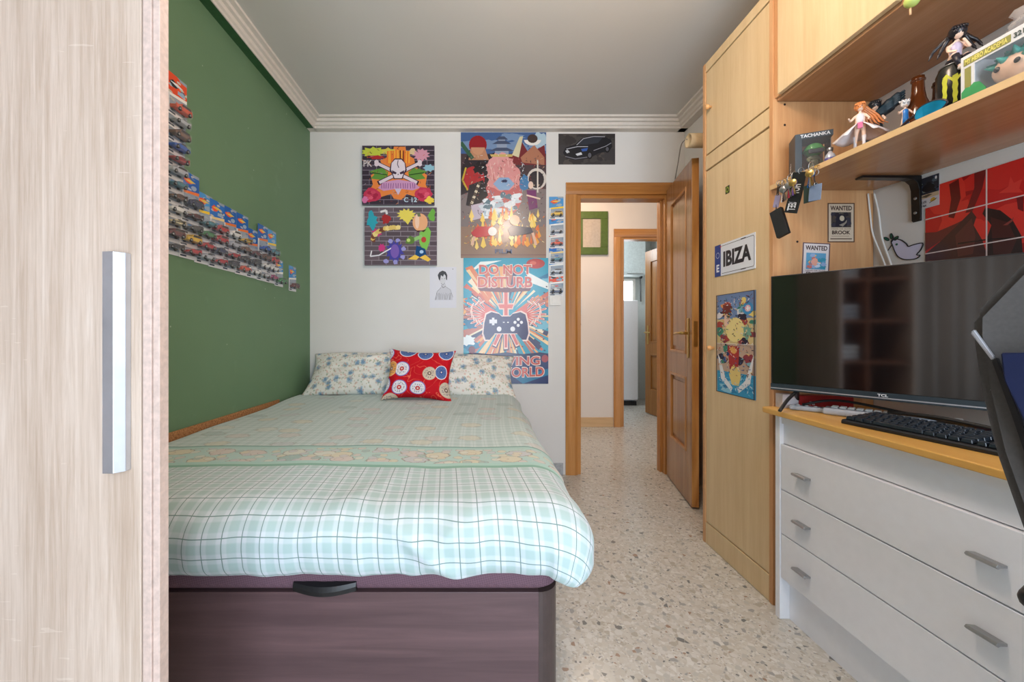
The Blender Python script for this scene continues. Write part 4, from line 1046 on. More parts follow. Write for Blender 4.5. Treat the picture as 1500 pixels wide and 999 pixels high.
def kid_canvas():
    tl, W, H = backrect(536, 306, 640.5, 389.5); tl.y -= .018
    A = Art(W, H, (150,140,150), th=.018, rnd=12); A.bricks(12, 5, (104,90,98), (152,142,150), 1)
    A.blob(.1,.22,.075,.13,(52,164,182),3,20,.3); A.poly([(.06,.3),(.16,.3),(.12,.42)], (52,164,182), 3); A.blob(.3,.2,.06,.08,(170,48,50),3); A.line([(.22,.08),(.3,.05),(.31,.12)], .03, (226,222,222), 4); A.blob(.58,.13,.12,.1,(232,214,96),3,24,.35,True); A.poly([(.52,.18),(.66,.18),(.6,.3)], (232,214,96), 3)
    A.blob(.93,.14,.05,.11,(110,176,72),3,14,.35); A.blob(.17,.44,.07,.07,(206,60,130),3,16,.35,True); A.blob(.24,.7,.05,.07,(206,60,130),3,16,.35,True)
    for i in range(16): a = PI*1.02-i*.12; A.blob(.42+.3*math.cos(a), .55-.2*math.sin(a), .035, .04, A.r.choice([(226,196,110),(120,70,50),(240,216,140)]), 4, 7)
    A.line([(.1,.75),(.08,.85),(.2,.83),(.38,.7)], .016, (236,234,238), 5)
    A.blob(.42,.76,.12,.17,(74,70,160),4,26,.3,True); A.ell(.42,.76,.06,.12,(126,96,180),5)
    for x, y in ((.36,.58),(.46,.57),(.54,.72),(.3,.93),(.43,.95),(.53,.86)): A.blob(x,y,.035,.04,(160,156,214),5,9)
    A.ell(.77,.26,.105,.155,(236,176,130),6); A.ell(.73,.24,.03,.13,(244,206,180),7); A.poly([(.74,.16),(.72,.09),(.77,.1),(.78,.16)], (110,120,90), 7)
    A.poly([(.7,.4),(.74,.43),(.78,.41),(.82,.43),(.86,.38),(.8,.4),(.74,.4)], (70,40,40), 7)
    A.poly([(.76,.44),(.88,.34),(.92,.42),(.9,.6),(.86,.74),(.8,.72),(.76,.62)], (132,196,86), 6); A.ell(.82,.56,.035,.05,(190,70,60),7); A.line([(.68,.56),(.8,.5)], .05, (150,200,120), 6); A.blob(.63,.58,.06,.07,(96,130,60),6,12); A.ell(.61,.57,.025,.03,(190,214,120),7)
    A.poly([(.72,.66),(.84,.72),(.86,.84),(.78,.87),(.7,.82)], (20,72,124), 7); A.ell(.79,.77,.028,.03,(170,206,236),8)
    A.poly([(.6,.9),(.7,.82),(.76,.86),(.72,.91)], (242,200,84), 8); A.poly([(.76,.87),(.84,.82),(.92,.9),(.88,.94)], (242,200,84), 8)
    o = A.build('canvas_print', tl, (1,0,0), mat=M['canvas'], edge=(80,70,76)); tag(o, 'graffiti canvas with purple splat and pumpkin shape, the lower of the two', 'canvas print', 'graffiti canvases')
skull_canvas(); kid_canvas()
# --- pencil portrait sheet
tl, W, H = backrect(629.5, 391, 668.5, 451)
A = Art(W, H, (224,224,232), rnd=4)
A.poly([(.2,.81),(.28,.6),(.42,.5),(.46,.42),(.6,.42),(.62,.49),(.78,.56),(.86,.72),(.86,.81)], (206,206,214), 1); A.ell(.49,.28,.13,.135,(214,214,220),2)
A.poly([(.34,.3),(.3,.2),(.36,.13),(.48,.09),(.6,.12),(.66,.2),(.65,.33),(.61,.3),(.6,.22),(.54,.17),(.5,.24),(.42,.2),(.4,.28),(.38,.34)], (66,66,72), 3)
A.line([(.42,.4),(.5,.44),(.57,.39)], .014, (110,110,118), 3); A.line([(.44,.45),(.5,.51),(.6,.47)], .02, (120,120,128), 3); A.line([(.44,.29),(.48,.29)], .014, (60,60,66), 4); A.line([(.54,.29),(.58,.28)], .014, (60,60,66), 4)
for i in range(16): x = .26+.036*i; A.line([(x,.62+.05*A.r.random()),(x+A.r.uniform(-.05,.02),.8)], .009, A.r.choice([(140,140,148),(90,90,98),(170,170,178)]), 3)
A.line([(.2,.81),(.28,.6),(.43,.5)], .01, (90,90,96), 4); A.line([(.62,.49),(.78,.56),(.87,.74)], .01, (110,110,116), 4); A.rect(.86,.04,.875,.07,(30,30,40),4)
o = A.build('pencil_drawing', tl, (1,0,0), mat=M['print']); tag(o, 'white sheet with a pencil drawing of a dark haired person in a shirt', 'drawing')
# light switch
t = thing('light_switch', 'white light switch under the toy car packs beside the doorway', 'light switch', onback(813, 440))
a = onback(805, 432.5); b = onback(821, 447.5)
bm = nb(); add_box(bm, a.x, b.x, YB-.009, YB-.0005, b.z, a.z, .002); part('plate', bm, M['plastic_w'], t)
bm = nb(); add_box(bm, a.x+.014, b.x-.014, YB-.013, YB-.0095, b.z+.016, a.z-.016, .0015); part('rocker', bm, M['plastic_w'], t)

# tube and wire above the door
t = thing('cardboard_tube', 'short beige tube above the open door beside the wardrobe', 'tube', (1.3, 2.25, 2.13))
ty = 2.22; p = PX(1008, 206, ty)
bm = nb(); r0 = .038
add_lathe(bm, [(r0*.86,.01),(r0*.86,0),(r0,0),(r0,.03),(r0*1.02,.05),(r0,.06),(r0,XR-.003-p.x)], 24, mat=axis_mat(p, (1,0,0))); part('tube_wall', bm, plain('beige_cardboard', (214,190,150), .7), t)
bm = nb(); add_lathe(bm, [(r0*.855,0),(r0*.855,.003),(0,.003)], 24, mat=axis_mat(p+Vector((.012,0,0)), (1,0,0))); part('shaded_opening', bm, plain('tube_inside_shade', (40,32,26), .9), t)  # dark disc across the tube end, painted as the shade inside
wp = [PX(1006, 204, 2.24), PX(998, 212, 2.5), PX(993, 240, 2.8), PX(989, 262, 2.93)]
bm = nb(); add_tube(bm, wp, .0032); o = obj('aerial_wire', bm, plain('grey_wire', (150,146,140), .5)); tag(o, 'thin grey wire hanging from the tube to the door frame', 'wire')

# ================================================================= toy car packs
CARC = {'red':(186,34,34),'orange red':(222,78,34),'silver':(186,190,196),'white':(232,232,228),'blue':(34,92,184),'navy':(44,54,86),'teal':(60,128,142),'yellow':(228,184,40),'dark grey':(62,62,66),'maroon':(104,40,40),'brown':(112,78,60),'cream':(214,200,160),'green':(70,140,84),'magenta':(170,50,110)}
CARDC = [((34,112,196),(236,214,150)), ((60,140,206),(240,240,236)), ((28,96,176),(226,120,60)), ((70,150,210),(244,206,60))]
def make_card(ci, orange=False):
    A = Art(.105, .165, (150,164,178), th=.0008, rnd=40+ci); hd, ac = CARDC[ci]
    if orange: hd, ac = (226,78,36), (240,240,236)
    A.rect(0,.07,1,.5,hd,1); A.poly([(0,.0),(.5,0),(.62,.03),(.62,.07),(0,.07)], hd, 1); A.poly([(.0,.5),(1,.42),(1,.5),(0,.56)], ac, 2); A.rect(0,.5,.12,.9,(220,224,226),2)
    for i in range(14): A.blob(A.r.random(), A.r.uniform(.05,.85), .12, .03, A.r.choice([hd,(120,140,160),(176,186,196),(90,104,124),(200,196,180)]), 1, 8)
    A.blob(.35,.22,.24,.08,(236,80,40) if not orange else (40,44,50),2,10,.3); A.poly([(.14,.21),(.5,.17),(.8,.21),(.5,.25)], (226,196,90) if not orange else (230,230,230), 3)
    A.blob(.7,.36,.18,.06,(150,176,200),3,10,.3); A.rect(.0,.9,1,1,(238,238,238),2); A.rect(.06,.92,.4,.96,(60,70,90),3)
    o = A.build('card', (0,0,0), (1,0,0), mat=M['gloss'], step=.0002)
    me = o.data; bpy.data.objects.remove(o)
    for v in me.vertices: v.co.x -= .0525; v.co.z += .165
    return me
def car_mesh(col, kind):
    bm = nb(); L, Wd = .076, .032
    body = [(-.038,.006),(-.038,.014),(-.030,.0165),(-.014,.018),(-.006,.0255),(.012,.0262),(.022,.019),(.034,.0175),(.038,.012),(.038,.006)]
    if kind == 1: body = [(-.038,.006),(-.038,.017),(-.02,.0185),(-.012,.029),(.03,.030),(.036,.02),(.038,.006)]
    if kind == 2: body = [(-.038,.006),(-.039,.010),(-.02,.015),(-.002,.021),(.012,.0215),(.03,.017),(.034,.023),(.038,.023),(.036,.006)]
    add_prism(bm, body, 'y', -.014, .014, .0025, 0)
    win = {0:[(-.011,.0188),(-.005,.0243),(.011,.0248),(.018,.0192)],1:[(-.015,.0195),(-.010,.027),(.026,.0275),(.030,.021)],2:[(-.008,.0176),(-.001,.0202),(.010,.0206),(.018,.0182)]}[kind]
    for s in (-1, 1): add_prism(bm, win, 'y', s*.0138, s*.0146, 0, 1)
    for x in (-.024, .024):
        for s in (-1, 1): add_cyl(bm, (x, s*.010, .0068), (x, s*.0155, .0068), .0068, 12, mi=1); add_cyl(bm, (x, s*.0153, .0068), (x, s*.0159, .0068), .0036, 10, mi=2)
    me = bpy.data.meshes.new('toy_car'); bm.to_mesh(me); bm.free()
    me.materials.append(plain('toy_car_paint_'+col.replace(' ', '_'), CARC[col], .25, .2, var=.03)); me.materials.append(M['black']); me.materials.append(M['steel'])
    return me
def blister_mesh():
    bm = nb(); add_prism(bm, [(-.0012,.012),(-.020,.014),(-.034,.020),(-.0345,.048),(-.028,.056),(-.0012,.060)], 'x', -.045, .045, .003)
    me = bpy.data.meshes.new('blister'); bm.to_mesh(me); bm.free(); me.materials.append(M['clear'])
    for p_ in me.polygons: p_.use_smooth = True
    return me
cards = [make_card(i) for i in range(4)]+[make_card(0, True)]; blist = blister_mesh(); cars = {}
def pack(loc, rz, ci, col, kind, label, group, tilt=0):
    t = thing('toy_car_pack', label, 'toy car', loc, group); t.rotation_euler = (tilt, 0, rz)
    for nm, me in (('card', cards[ci]), ('blister', blist), ('toy_car', cars.setdefault((col, kind), None) or car_mesh(col, kind))):
        if nm == 'toy_car': cars[(col, kind)] = me
        o = bpy.data.objects.new(nm, me); C.objects.link(o); o.parent = t
        if nm == 'toy_car': o.location = (0, -.0178, .0170); o.scale = (1.13, 1.08, 1.2)
    return t
ORD = ['first','second','third','fourth','fifth','sixth','seventh','eighth','ninth','tenth','eleventh','twelfth']
cols_ = [(1.608, ['dark grey','maroon','cream','white','brown','teal','silver','red','blue','brown','silver','orange red'], 1.373),
 (1.707, ['red','yellow','dark grey','maroon','navy'], 1.372), (1.80, ['silver','red','green','teal'], 1.366), (1.888, ['red','navy','red','red'], 1.362),
 (1.988, ['dark grey','red','silver','white'], 1.360), (2.088, ['orange red','dark grey','brown','yellow'], 1.358), (2.188, ['white','dark grey','maroon'], 1.356),
 (2.288, ['silver','white','brown','blue'], 1.354), (2.385, ['magenta','white','red','teal'], 1.352), (2.487, ['green'], 1.345), (2.67, ['maroon'], 1.331)]
rr = random.Random(3)
for ci_, (y, cs, zb0) in enumerate(cols_):
    for k, c in enumerate(cs):
        n = len(cs)
        where = f'{ORD[k]} from the bottom, {ORD[ci_]} column from the left' if n > 1 else ('alone at the right end of the green wall' if ci_ == 10 else 'lowest beside the last stepped column')
        art = 'an' if c[0] == 'o' else 'a'
        pack((XL+.0015+.0026*k+.001*(ci_ % 2), y+rr.uniform(-.002,.002), zb0-.012+.0495*k+rr.uniform(-.002,.002)), PI/2, 4 if (ci_ == 0 and k == n-1) else rr.randrange(4), c, rr.randrange(3), f'{c} toy car pack, {where}', 'toy car packs in steps on the green wall', tilt=0)
for k, (py, c, ci) in enumerate(((289,'yellow',3),(313,'silver',1),(331,'orange red',4),(354,'teal',0),(372,'silver',1),(398,'white',4),(409,'navy',1))):
    q = onback(814.5, py)
    pack((q.x, YB-.0015-.003*(6-k)*.6, q.z-.165+(.04 if k == 6 else 0)), 0, ci, c, rr.randrange(3), f'{c} toy car pack, {ORD[k]} from the top in the strip beside the doorway', 'toy car packs beside the doorway')
# ================================================================= things on the pine wardrobe
XD = WX+.0035
def ondoor(px, py): return Vector((XD, YX(px, XD), ZX(px, py, XD)))
U = (0,-1,0)
# number plate
a = ondoor(1048, 361); W = a.y-YX(1107, XD); H = .148
A = Art(W, H, (226,232,240), th=.003, rnd=1)
A.rect(.0,.0,.17,1,(30,62,140),1); A.line([(.2,.07),(.97,.07),(.985,.12),(.985,.88),(.97,.93),(.2,.93)], .008, (24,26,34), 2)
for i in range(12): an = 2*PI*i/12; A.ell(.085+.045*math.cos(an), .33+.045*math.sin(an)*W/H, .008, .016, (214,222,240), 2, 6)
A.text('E', .05, .62, .13, .86, (230,236,246), 3, .04); A.text('IBIZA', .24, .26, .92, .74, (30,32,38), 3, .045)
A.rect(.68,.045,.8,.075,(40,42,48),3); A.rect(.68,.92,.8,.95,(40,42,48),3); A.rect(.15,.05,.185,.1,(180,60,60),3)
o = A.build('number_plate', a, U, mat=M['metalplate']); tag(o, 'IBIZA souvenir number plate on the pine wardrobe door', 'number plate')
# long coloured poster (generic stand-in)
a = ondoor(1051, 433); W = a.y-YX(1107.5, XD); H = .452
A = Art(W, H, (120,160,190), th=.0012, rnd=21)
A.rect(0,0,1,.25,(112,140,186),1); A.rect(0,.25,1,.5,(214,196,140),1); A.rect(0,.5,1,.8,(196,170,150),1); A.rect(0,.78,1,1,(56,160,206),1)
for i in range(10): A.blob(A.r.uniform(.1,.9), A.r.uniform(.82,.98), .15, .02, A.r.choice([(90,186,222),(40,130,184),(150,210,232)]), 2)
PAL = [(176,70,60),(236,206,190),(70,110,170),(40,36,60),(236,214,120),(226,150,90),(130,186,200),(150,60,70),(230,228,232),(96,70,60),(60,140,120)]
for i in range(46): A.blob(A.r.uniform(.04,.96), A.r.uniform(.04,.7), A.r.uniform(.06,.13), A.r.uniform(.02,.045), A.r.choice(PAL), 2+i % 3, 12, .3)
A.ell(.82,.16,.13,.06,(66,150,206),5); A.ell(.82,.16,.07,.032,(236,180,190),6); A.rect(.8,.14,.84,.18,(240,240,244),7); A.rect(.76,.155,.88,.165,(240,240,244),7)
A.blob(.28,.16,.13,.06,(120,50,44),5); A.poly([(.3,.2),(.34,.3),(.2,.35),(.22,.2)], (232,196,176), 6); A.blob(.5,.12,.1,.05,(120,150,196),5)
A.ell(.5,.36,.25,.12,(240,222,150),5); A.blob(.8,.38,.1,.06,(120,170,150),6)
A.poly([(.3,.52),(.62,.52),(.58,.75),(.36,.75)], (176,50,50), 6); A.blob(.46,.56,.09,.03,(230,170,90),7); A.blob(.3,.6,.05,.02,(40,60,110),8)
A.poly([(.02,.6),(.1,.66),(.24,.84),(.44,.93),(.4,.97),(.12,.86)], (236,238,242), 7); A.poly([(.98,.56),(.9,.66),(.76,.84),(.56,.93),(.6,.97),(.88,.86)], (236,238,242), 7)
A.poly([(.34,.8),(.42,.72),(.6,.72),(.66,.8),(.6,.9),(.42,.9)], (234,210,130), 8); A.rect(.0,.496,1,.5,(236,236,236),9)
for i in range(330):
    x = A.r.uniform(.04,.96); y = A.r.uniform(.03,.97); a_ = A.r.uniform(0, PI); l_ = A.r.uniform(.03,.08)
    A.line([(x,y),(x+l_*math.cos(a_), y+l_*.35*math.sin(a_))], A.r.uniform(.01,.025), A.r.choice([(40,120,180),(110,196,226),(200,226,238)] if y > .8 else PAL+[(50,44,60),(236,214,190)]), 8, .004)
for q in ((0,0,1,.006),(0,.994,1,1),(0,0,.02,1),(.98,0,1,1)): A.rect(*q, (60,50,60), 9)
o = A.build('adventure_poster', a, U, mat=M['print']); tag(o, 'narrow colourful folded poster on the pine wardrobe door below the number plate', 'poster')
a = ondoor(1063, 274); A = Art(.028, .034, (60,76,30), th=.001, rnd=2); A.ell(.5,.5,.4,.4,(140,160,60),1); A.blob(.5,.5,.2,.2,(24,26,20),2)
A.base = (44,50,28); o = A.build('sticker', a, U, mat=M['print']); tag(o, 'tiny dark green sticker high on the wardrobe door', 'sticker')

# ================================================================= on the wardrobe's side above the desk
YS = WY0-.0008
def onside(px, py): return PX(px, py, YS)
def wanted(x0, y0, x1, y1, name, pic, rot, label, seed):
    a = onside(x0, y0); b = onside(x1, y1); W = b.x-a.x; H = a.z-b.z
    A = Art(W, H, (206,188,164) if seed == 1 else (222,214,212), th=.001, rnd=seed); br = (92,62,44) if seed == 1 else (96,74,84)
    for q in ((0,0,1,.025),(0,.975,1,1),(0,0,.04,1),(.96,0,1,1)): A.rect(*q, br, 1)
    A.text('WANTED', .1, .07, .9, .19, (66,42,36), 3, .03)
    if pic:
        A.rect(.13,.235,.87,.62,(70,62,58),2)
        for i in range(16): A.blob(A.r.uniform(.2,.8), A.r.uniform(.28,.58), .1, .05, A.r.choice([(40,36,44),(96,88,78),(54,52,64),(80,70,60)]), 3)
        A.poly([(.28,.6),(.32,.36),(.46,.27),(.6,.3),(.74,.44),(.7,.6)], (34,32,44), 4); A.ell(.53,.39,.09,.07,(196,184,160),5); A.poly([(.42,.56),(.62,.5),(.72,.42),(.7,.5),(.56,.6)], (150,140,126), 5)
    else:
        A.rect(.14,.26,.86,.68,(96,160,196),2)
        for i in range(22): A.blob(A.r.uniform(.2,.8), A.r.uniform(.32,.64), .1, .045, A.r.choice([(60,150,176),(206,220,236),(226,150,120),(230,190,110),(150,176,214),(206,120,110)]), 3)
        A.blob(.45,.5,.12,.1,(232,170,150),4)
    A.text('DEAD OR ALIVE', .14, .645 if pic else .70, .86, .672 if pic else .73, (90,66,56), 3, .01)
    A.text(name, .16, .70 if pic else .75, .84, .80 if pic else .85, (60,40,34), 3, .03); A.rect(.14,.84,.8,.85,(120,96,80),2); A.rect(.1,.9,.9,.925,(90,66,56),2)
    d = Vector((math.sin(rot)*-1*0+math.sin(rot), 0, -math.cos(rot))); u = Vector((math.cos(rot), 0, math.sin(rot)))
    o = A.build('wanted_poster', a, u, d, mat=M['print']); tag(o, label, 'poster', 'wanted posters')
wanted(1212, 297.5, 1251.5, 355, 'BROOK', True, 0, 'brown WANTED poster reading BROOK on the pine panel', 1)
wanted(1176, 355, 1216, 412, 'FRANKY', False, -.045, 'paler tilted WANTED poster partly hidden behind the television', 2)
for px, py, nm in ((1149.5, 153, 'top'), (1149.5, 183, 'second'), (1168, 354, 'third')):
    q = onside(px, py); bm = nb(); add_lathe(bm, [(.0042,0),(.0042,.0008),(.002,.0012),(0,.0012)], 12, mat=axis_mat(q+Vector((0,.0002,0)), (0,-1,0))); o = obj('hole_disc', bm, plain('dark_hole_shade', (40,26,20), .6))  # thin dark disc on the panel, coloured like the shade in a hole
    tag(o, {'top':'dark round plug in the pine panel just under the wall cabinet','second':'dark round plug in the pine panel above the boxed figure','third':'small dark plug in the pine panel left of the paler wanted poster'}[nm], 'hole', 'dark holes in the pine panel')
# cable in the corner
q = lambda px, py, y: PX(px, py, y)
bm = nb(); add_tube(bm, [(XR-.012,1.528,zs(1.5)-.03), (XR-.008,1.515,1.50), (XR-.010,1.50,1.40), (XR-.008,1.47,1.30), (XR-.008,1.44,1.20), (XR-.01,1.43,.9)], .0032); add_tube(bm, [(XR-.03,1.533,zs(1.5)-.03), (XR-.022,1.533,1.50), (XR-.014,1.53,1.42), (XR-.010,1.49,1.30), (XR-.01,1.45,1.15)], .0028)
o = obj('cable', bm, M['plastic_w']); tag(o, 'white cable running down the corner behind the television', 'cable')

# ================================================================= on the white wall above the television
XW = XR-.001
def onright(px, py): return Vector((XW, YX(px, XW), ZX(px, py, XW)))
a = onright(1356, 300); yR = .62
W = a.y-yR; zt = 1.535; zb_ = .98; H = zt-zb_; a = Vector((XW, a.y, zt))
def ur(px, py):
    p_ = onright(px, py); return ((a.y-p_.y)/W, (zt-p_.z)/H)
A = Art(W, H, (204,34,32), th=.001, rnd=30)
for i in range(40):
    c = A.r.choice([(186,26,26),(216,44,38),(170,24,26),(226,54,44),(140,22,24)]); A.blob(A.r.random(), A.r.uniform(0,.8), A.r.uniform(.05,.14), A.r.uniform(.05,.16), c, 1, 14, .35)
def P(*l): return [ur(*p_) for p_ in l]
A.poly(P((1391,270),(1405,262),(1408,290),(1398,320),(1390,318),(1394,292)), (110,26,26), 2); A.poly(P((1428,250),(1446,246),(1440,275),(1425,310),(1415,312),(1428,275)), (120,24,26), 2)
A.poly(P((1356,372),(1380,352),(1405,328),(1424,309),(1431,318),(1427,330),(1440,352),(1446,372),(1446,400),(1356,400)), (74,40,38), 3)
A.poly(P((1356,341),(1372,340),(1400,328),(1412,322),(1380,352),(1356,368)), (110,44,42), 2)
A.poly(P((1444,304),(1466,308),(1484,322),(1497,345),(1500,380),(1500,400),(1446,400),(1446,350),(1453,330),(1440,313)), (50,28,28), 3)
A.poly(P((1400,345),(1424,320),(1430,345),(1426,372),(1404,376)), (96,48,44), 4); A.poly(P((1452,318),(1478,326),(1490,352),(1480,374),(1456,372)), (76,34,32), 4)
A.poly(P((1470,330),(1482,322),(1486,318),(1484,324),(1476,330)), (140,60,54), 5); A.line(P((1404,357),(1446,351),(1500,348)), .006, (40,22,22), 5)
A.poly([(.62,.35),(.75,.3),(.9,.5),(1,.45),(1,1),(.55,1)], (60,30,30), 2)
A.poly(P((1481,258),(1486,268),(1498,262),(1494,276),(1500,282),(1480,282),(1464,283),(1478,273)), (228,60,50), 3); A.poly(P((1490,290),(1500,286),(1500,310),(1492,306)), (120,24,28), 3)
for py in (322, 372):
    zz = ZX(1356, py, XW); v = (zt-zz)/H; A.rect(0, v-.003, 1, v+.003, (236,214,210), 6)
for px in (1446,): x = (a.y-YX(px, XW))/W; A.rect(x-.0025, 0, x+.0025, 1, (236,214,210), 7)
A.rect(.73,0,.735,1,(236,214,210),7)
o = A.build('red_poster', a, U, mat=M['gloss']); tag(o, 'large red folded poster with dark wing shapes behind the television', 'poster')
# postcard
a2 = onright(1346, 262); a2.x -= .002; a2.z = 1.572; W = a2.y-YX(1377, XW); H = 1.572-1.468
A = Art(W, H, (206,200,204), th=.0008, rnd=33); A.rect(0,0,1,.55,(44,46,56),1)
for i in range(18): A.blob(A.r.random(), A.r.uniform(.05,.5), .1, .05, A.r.choice([(80,96,110),(24,26,32),(120,130,120),(60,70,90)]), 2)
A.ell(.5,.36,.3,.13,(20,20,26),3); A.rect(0,.55,1,.68,(196,170,140),2); A.poly([(.1,.6),(.5,.56),(.7,.6),(.4,.66)], (90,76,60), 3); A.text('250 XTR', .06,.76,.42,.84,(50,50,60),3,.02); A.text('HD 4x4', .06,.87,.4,.95,(50,50,60),3,.02); A.blob(.72,.78,.12,.06,(200,160,60),3); A.line([(.55,.86),(.9,.76)], .03, (60,40,40), 3); A.ell(.86,.1,.05,.05,(226,226,230),4)
o = A.build('postcard', a2, U, mat=M['print']); tag(o, 'small card with a dark vehicle picture tucked behind the shelf bracket', 'card')
# dove drawn on the wall
def dove():
    bm = nb(); mats = [plain('lavender_wall_paint', (214,214,240), .7, var=.01), plain('black_marker_ink', (26,26,32), .6), plain('green_marker_ink', (24,96,72), .6)]
    def w3(px, py, o=.0): p_ = onright(px, py); return Vector((XW-o, p_.y, p_.z))
    body = [(1307,351),(1313,350),(1321,352),(1328,357),(1331,361),(1337,359),(1352,356),(1349,366),(1343,373),(1348,374),(1344,378),(1336,380),(1325,380),(1316,376),(1311,368),(1308,360),(1306,355)]
    f = bm.faces.new([bm.verts.new(w3(x, y, .0006)) for x, y in body[::-1]]); f.material_index = 0
    f.normal_update()
    if f.normal.x > 0: f.normal_flip()
    def ink(pts, r=.0018, mi=1, k=3): add_tube(bm, [w3(x, y, .0008) for x, y in pts], r, 6, mi, True, k)
    ink(body+[body[0]]); ink([(1306,355),(1309,350),(1308,345)]); ink([(1301,367),(1307,358)], .0013)
    for cx, cy, a_ in ((1299,350,.5),(1306,346,1.5),(1313,349,2.4)):
        pts = []
        for i in range(9):
            t_ = 2*PI*i/8; x = 4.2*math.cos(t_); y = 2.0*math.sin(t_); pts.append((cx+x*math.cos(a_)-y*math.sin(a_), cy+x*math.sin(a_)+y*math.cos(a_)))
        f = bm.faces.new([bm.verts.new(w3(x, y, .0007)) for x, y in pts[:-1]]); f.material_index = 2; f.normal_update()
        if f.normal.x > 0: f.normal_flip()
        ink(pts, .0011)
    add_lathe(bm, [(.004,0),(.004,.001),(0,.001)], 10, mi=2, mat=axis_mat(w3(1314,358,.001), (-1,0,0)))
    o = obj('dove_drawing', bm, mats); tag(o, 'dove with an olive branch drawn in black line on the white wall', 'drawing')
dove()
q = onright(1322, 135); bm = nb(); add_lathe(bm, [(.006,0),(.005,.001),(0,.001)], 12, mat=axis_mat(q, (-1,0,0))); o = obj('wall_hole_disc', bm, plain('wall_hole_shade', (60,54,52), .7)); tag(o, 'dark wall plug above the shelf behind the figures', 'hole')  # flat dark disc standing in for the shade of a hole in the wall

# ================================================================= television
Rt = Vector((.5817,-.8134,0)); Nt = Vector((-.8134,-.5817,0)); Lt = Vector((1.098,1.505,0)); TW = .69
def TV(a_, b_, z): return Lt+Rt*a_-Nt*b_+Vector((0,0,z))
tv = thing('television', 'flat black television angled across the desk corner', 'television', TV(TW/2, .02, DT))
def tbox(a0, a1, b0, b1, z0, z1, bev=0):
    bm = nb(); add_box(bm, a0, a1, b0, b1, z0, z1, bev)
    for v in bm.verts: v.co = TV(v.co.x, v.co.y, v.co.z)
    bmesh.ops.recalc_face_normals(bm, faces=bm.faces); return bm
ZT0, ZT1 = .834, 1.258
scr = NT('dark_glossy_screen'); scr.base((14,13,15)); scr = scr.set(.07, 0, 1.0, Coat_Weight=1.0, Coat_Roughness=.05)
part('bezel', tbox(0, TW, .002, .012, ZT0, ZT1, .0015), M['black'], tv)
part('screen', tbox(.006, TW-.006, -.0005, .0018, ZT0+.026, ZT1-.004), scr, tv)
part('back_shell', tbox(.04, TW-.1, .0125, .05, ZT0+.01, ZT1-.08, .01), M['black'], tv)
part('chin_strip', tbox(.0, TW, -.002, .0018, ZT0+.0005, ZT0+.024, .0008), plain('glossy_grey_chin', (62,74,82), .18, .4), tv, 'glossy grey lower edge strip')
part('chrome_line', tbox(.001, TW-.001, -.0034, -.0022, ZT0+.006, ZT0+.0095), M['alu'], tv)
vs_, fs_ = text_polys('TCL', .03); bm = nb(); ca = .288
V_ = [bm.verts.new(TV(ca+.024*u, -.0038, ZT0+.012+.0085*v)) for u, v in vs_]
for f in fs_: bm.faces.new([V_[i] for i in f])
bm.faces.ensure_lookup_table()
add_box(bm, 0, 0, 0, 0, 0, 0) if False else None
part('brand_lettering', bm, plain('white_lettering', (236,238,240), .4), tv)
for a_ in (.055, TW-.06):
    bm = nb(); s_ = -1 if a_ < .3 else 1
    for b1 in (-.085, .10):
        add_tube(bm, [TV(a_+.02*-s_, .02, ZT0+.002), TV(a_+.008*-s_, .02+(b1-.02)*.55, ZT0-.028), TV(a_, b1, DT+.0065)], .0062, 8, flat=.8)
    part('foot', bm, M['black'], tv)
# grey keyboard-like device under the television
def obox(c, yaw, L, D, H0, bev=.004):
    bm = nb(); add_box(bm, -L/2, L/2, -D/2, D/2, 0, H0, bev, 3); bmesh.ops.transform(bm, matrix=Matrix.Translation(c) @ Matrix.Rotation(yaw, 4, 'Z'), verts=bm.verts); return bm
gk1 = thing('spare_keyboard', 'light grey spare keyboard lying under the television', 'keyboard', (1.32, 1.22, DT))
yaw = math.atan2(Rt.y, Rt.x)+.10
lt_ = plain('light_grey_plastic', (176,184,196), .35)
cc = Vector((1.322, 1.285, DT+.0005)); part('case', obox(cc, yaw, .33, .07, .022, .008), lt_, gk1)
bm = nb()
for i in range(14):
    for j in range(2):
        m_ = Matrix.Translation(cc) @ Matrix.Rotation(yaw, 4, 'Z'); add_box(bm, -.145+.0212*i, -.127+.0212*i, -.008+.02*j, .009+.02*j, .0222, .027, .002, 1, mat=m_)
kk = part('keys', bm, M['plastic_w'], gk1); kk['kind'] = 'stuff'
t = thing('remote_control', 'light grey remote lying behind the spare keyboard', 'remote', (1.20, 1.44, DT))
cr = Vector((1.205, 1.43, DT+.0005)); part('case', obox(cr, yaw+.05, .15, .04, .016, .006), lt_, t)
bm = nb()
for i in range(5): add_cyl(bm, cr+Matrix.Rotation(yaw+.05, 3, 'Z') @ Vector((-.05+.024*i, 0, .0165)), cr+Matrix.Rotation(yaw+.05, 3, 'Z') @ Vector((-.05+.024*i, 0, .019)), .005, 10)
part('buttons', bm, M['plastic_w'], t)
# red box standing behind it
t = thing('cardboard_box', 'flat red and white box lying under the television corner', 'box', (1.25, 1.5, DT))
bm = nb(); add_box(bm, 1.135, 1.195, 1.495, 1.531, DT+.0005, DT+.052, .001); part('white_end', bm, plain('white_box_card', (222,214,216), .5), t, 'white end with print')
bm = nb(); add_box(bm, 1.1955, 1.40, 1.495, 1.531, DT+.0005, DT+.046, .001); part('red_body', bm, plain('red_box_card', (176,36,36), .45), t, 'red printed side')
vs_, fs_ = text_polys('ra', .02); bm = nb(); V_ = [bm.verts.new((1.235+.02*u, 1.4945, DT+.012+.014*v)) for u, v in vs_]
for f in fs_: bm.faces.new([V_[i] for i in f])
part('lettering', bm, plain('white_print', (232,228,226), .5), t)
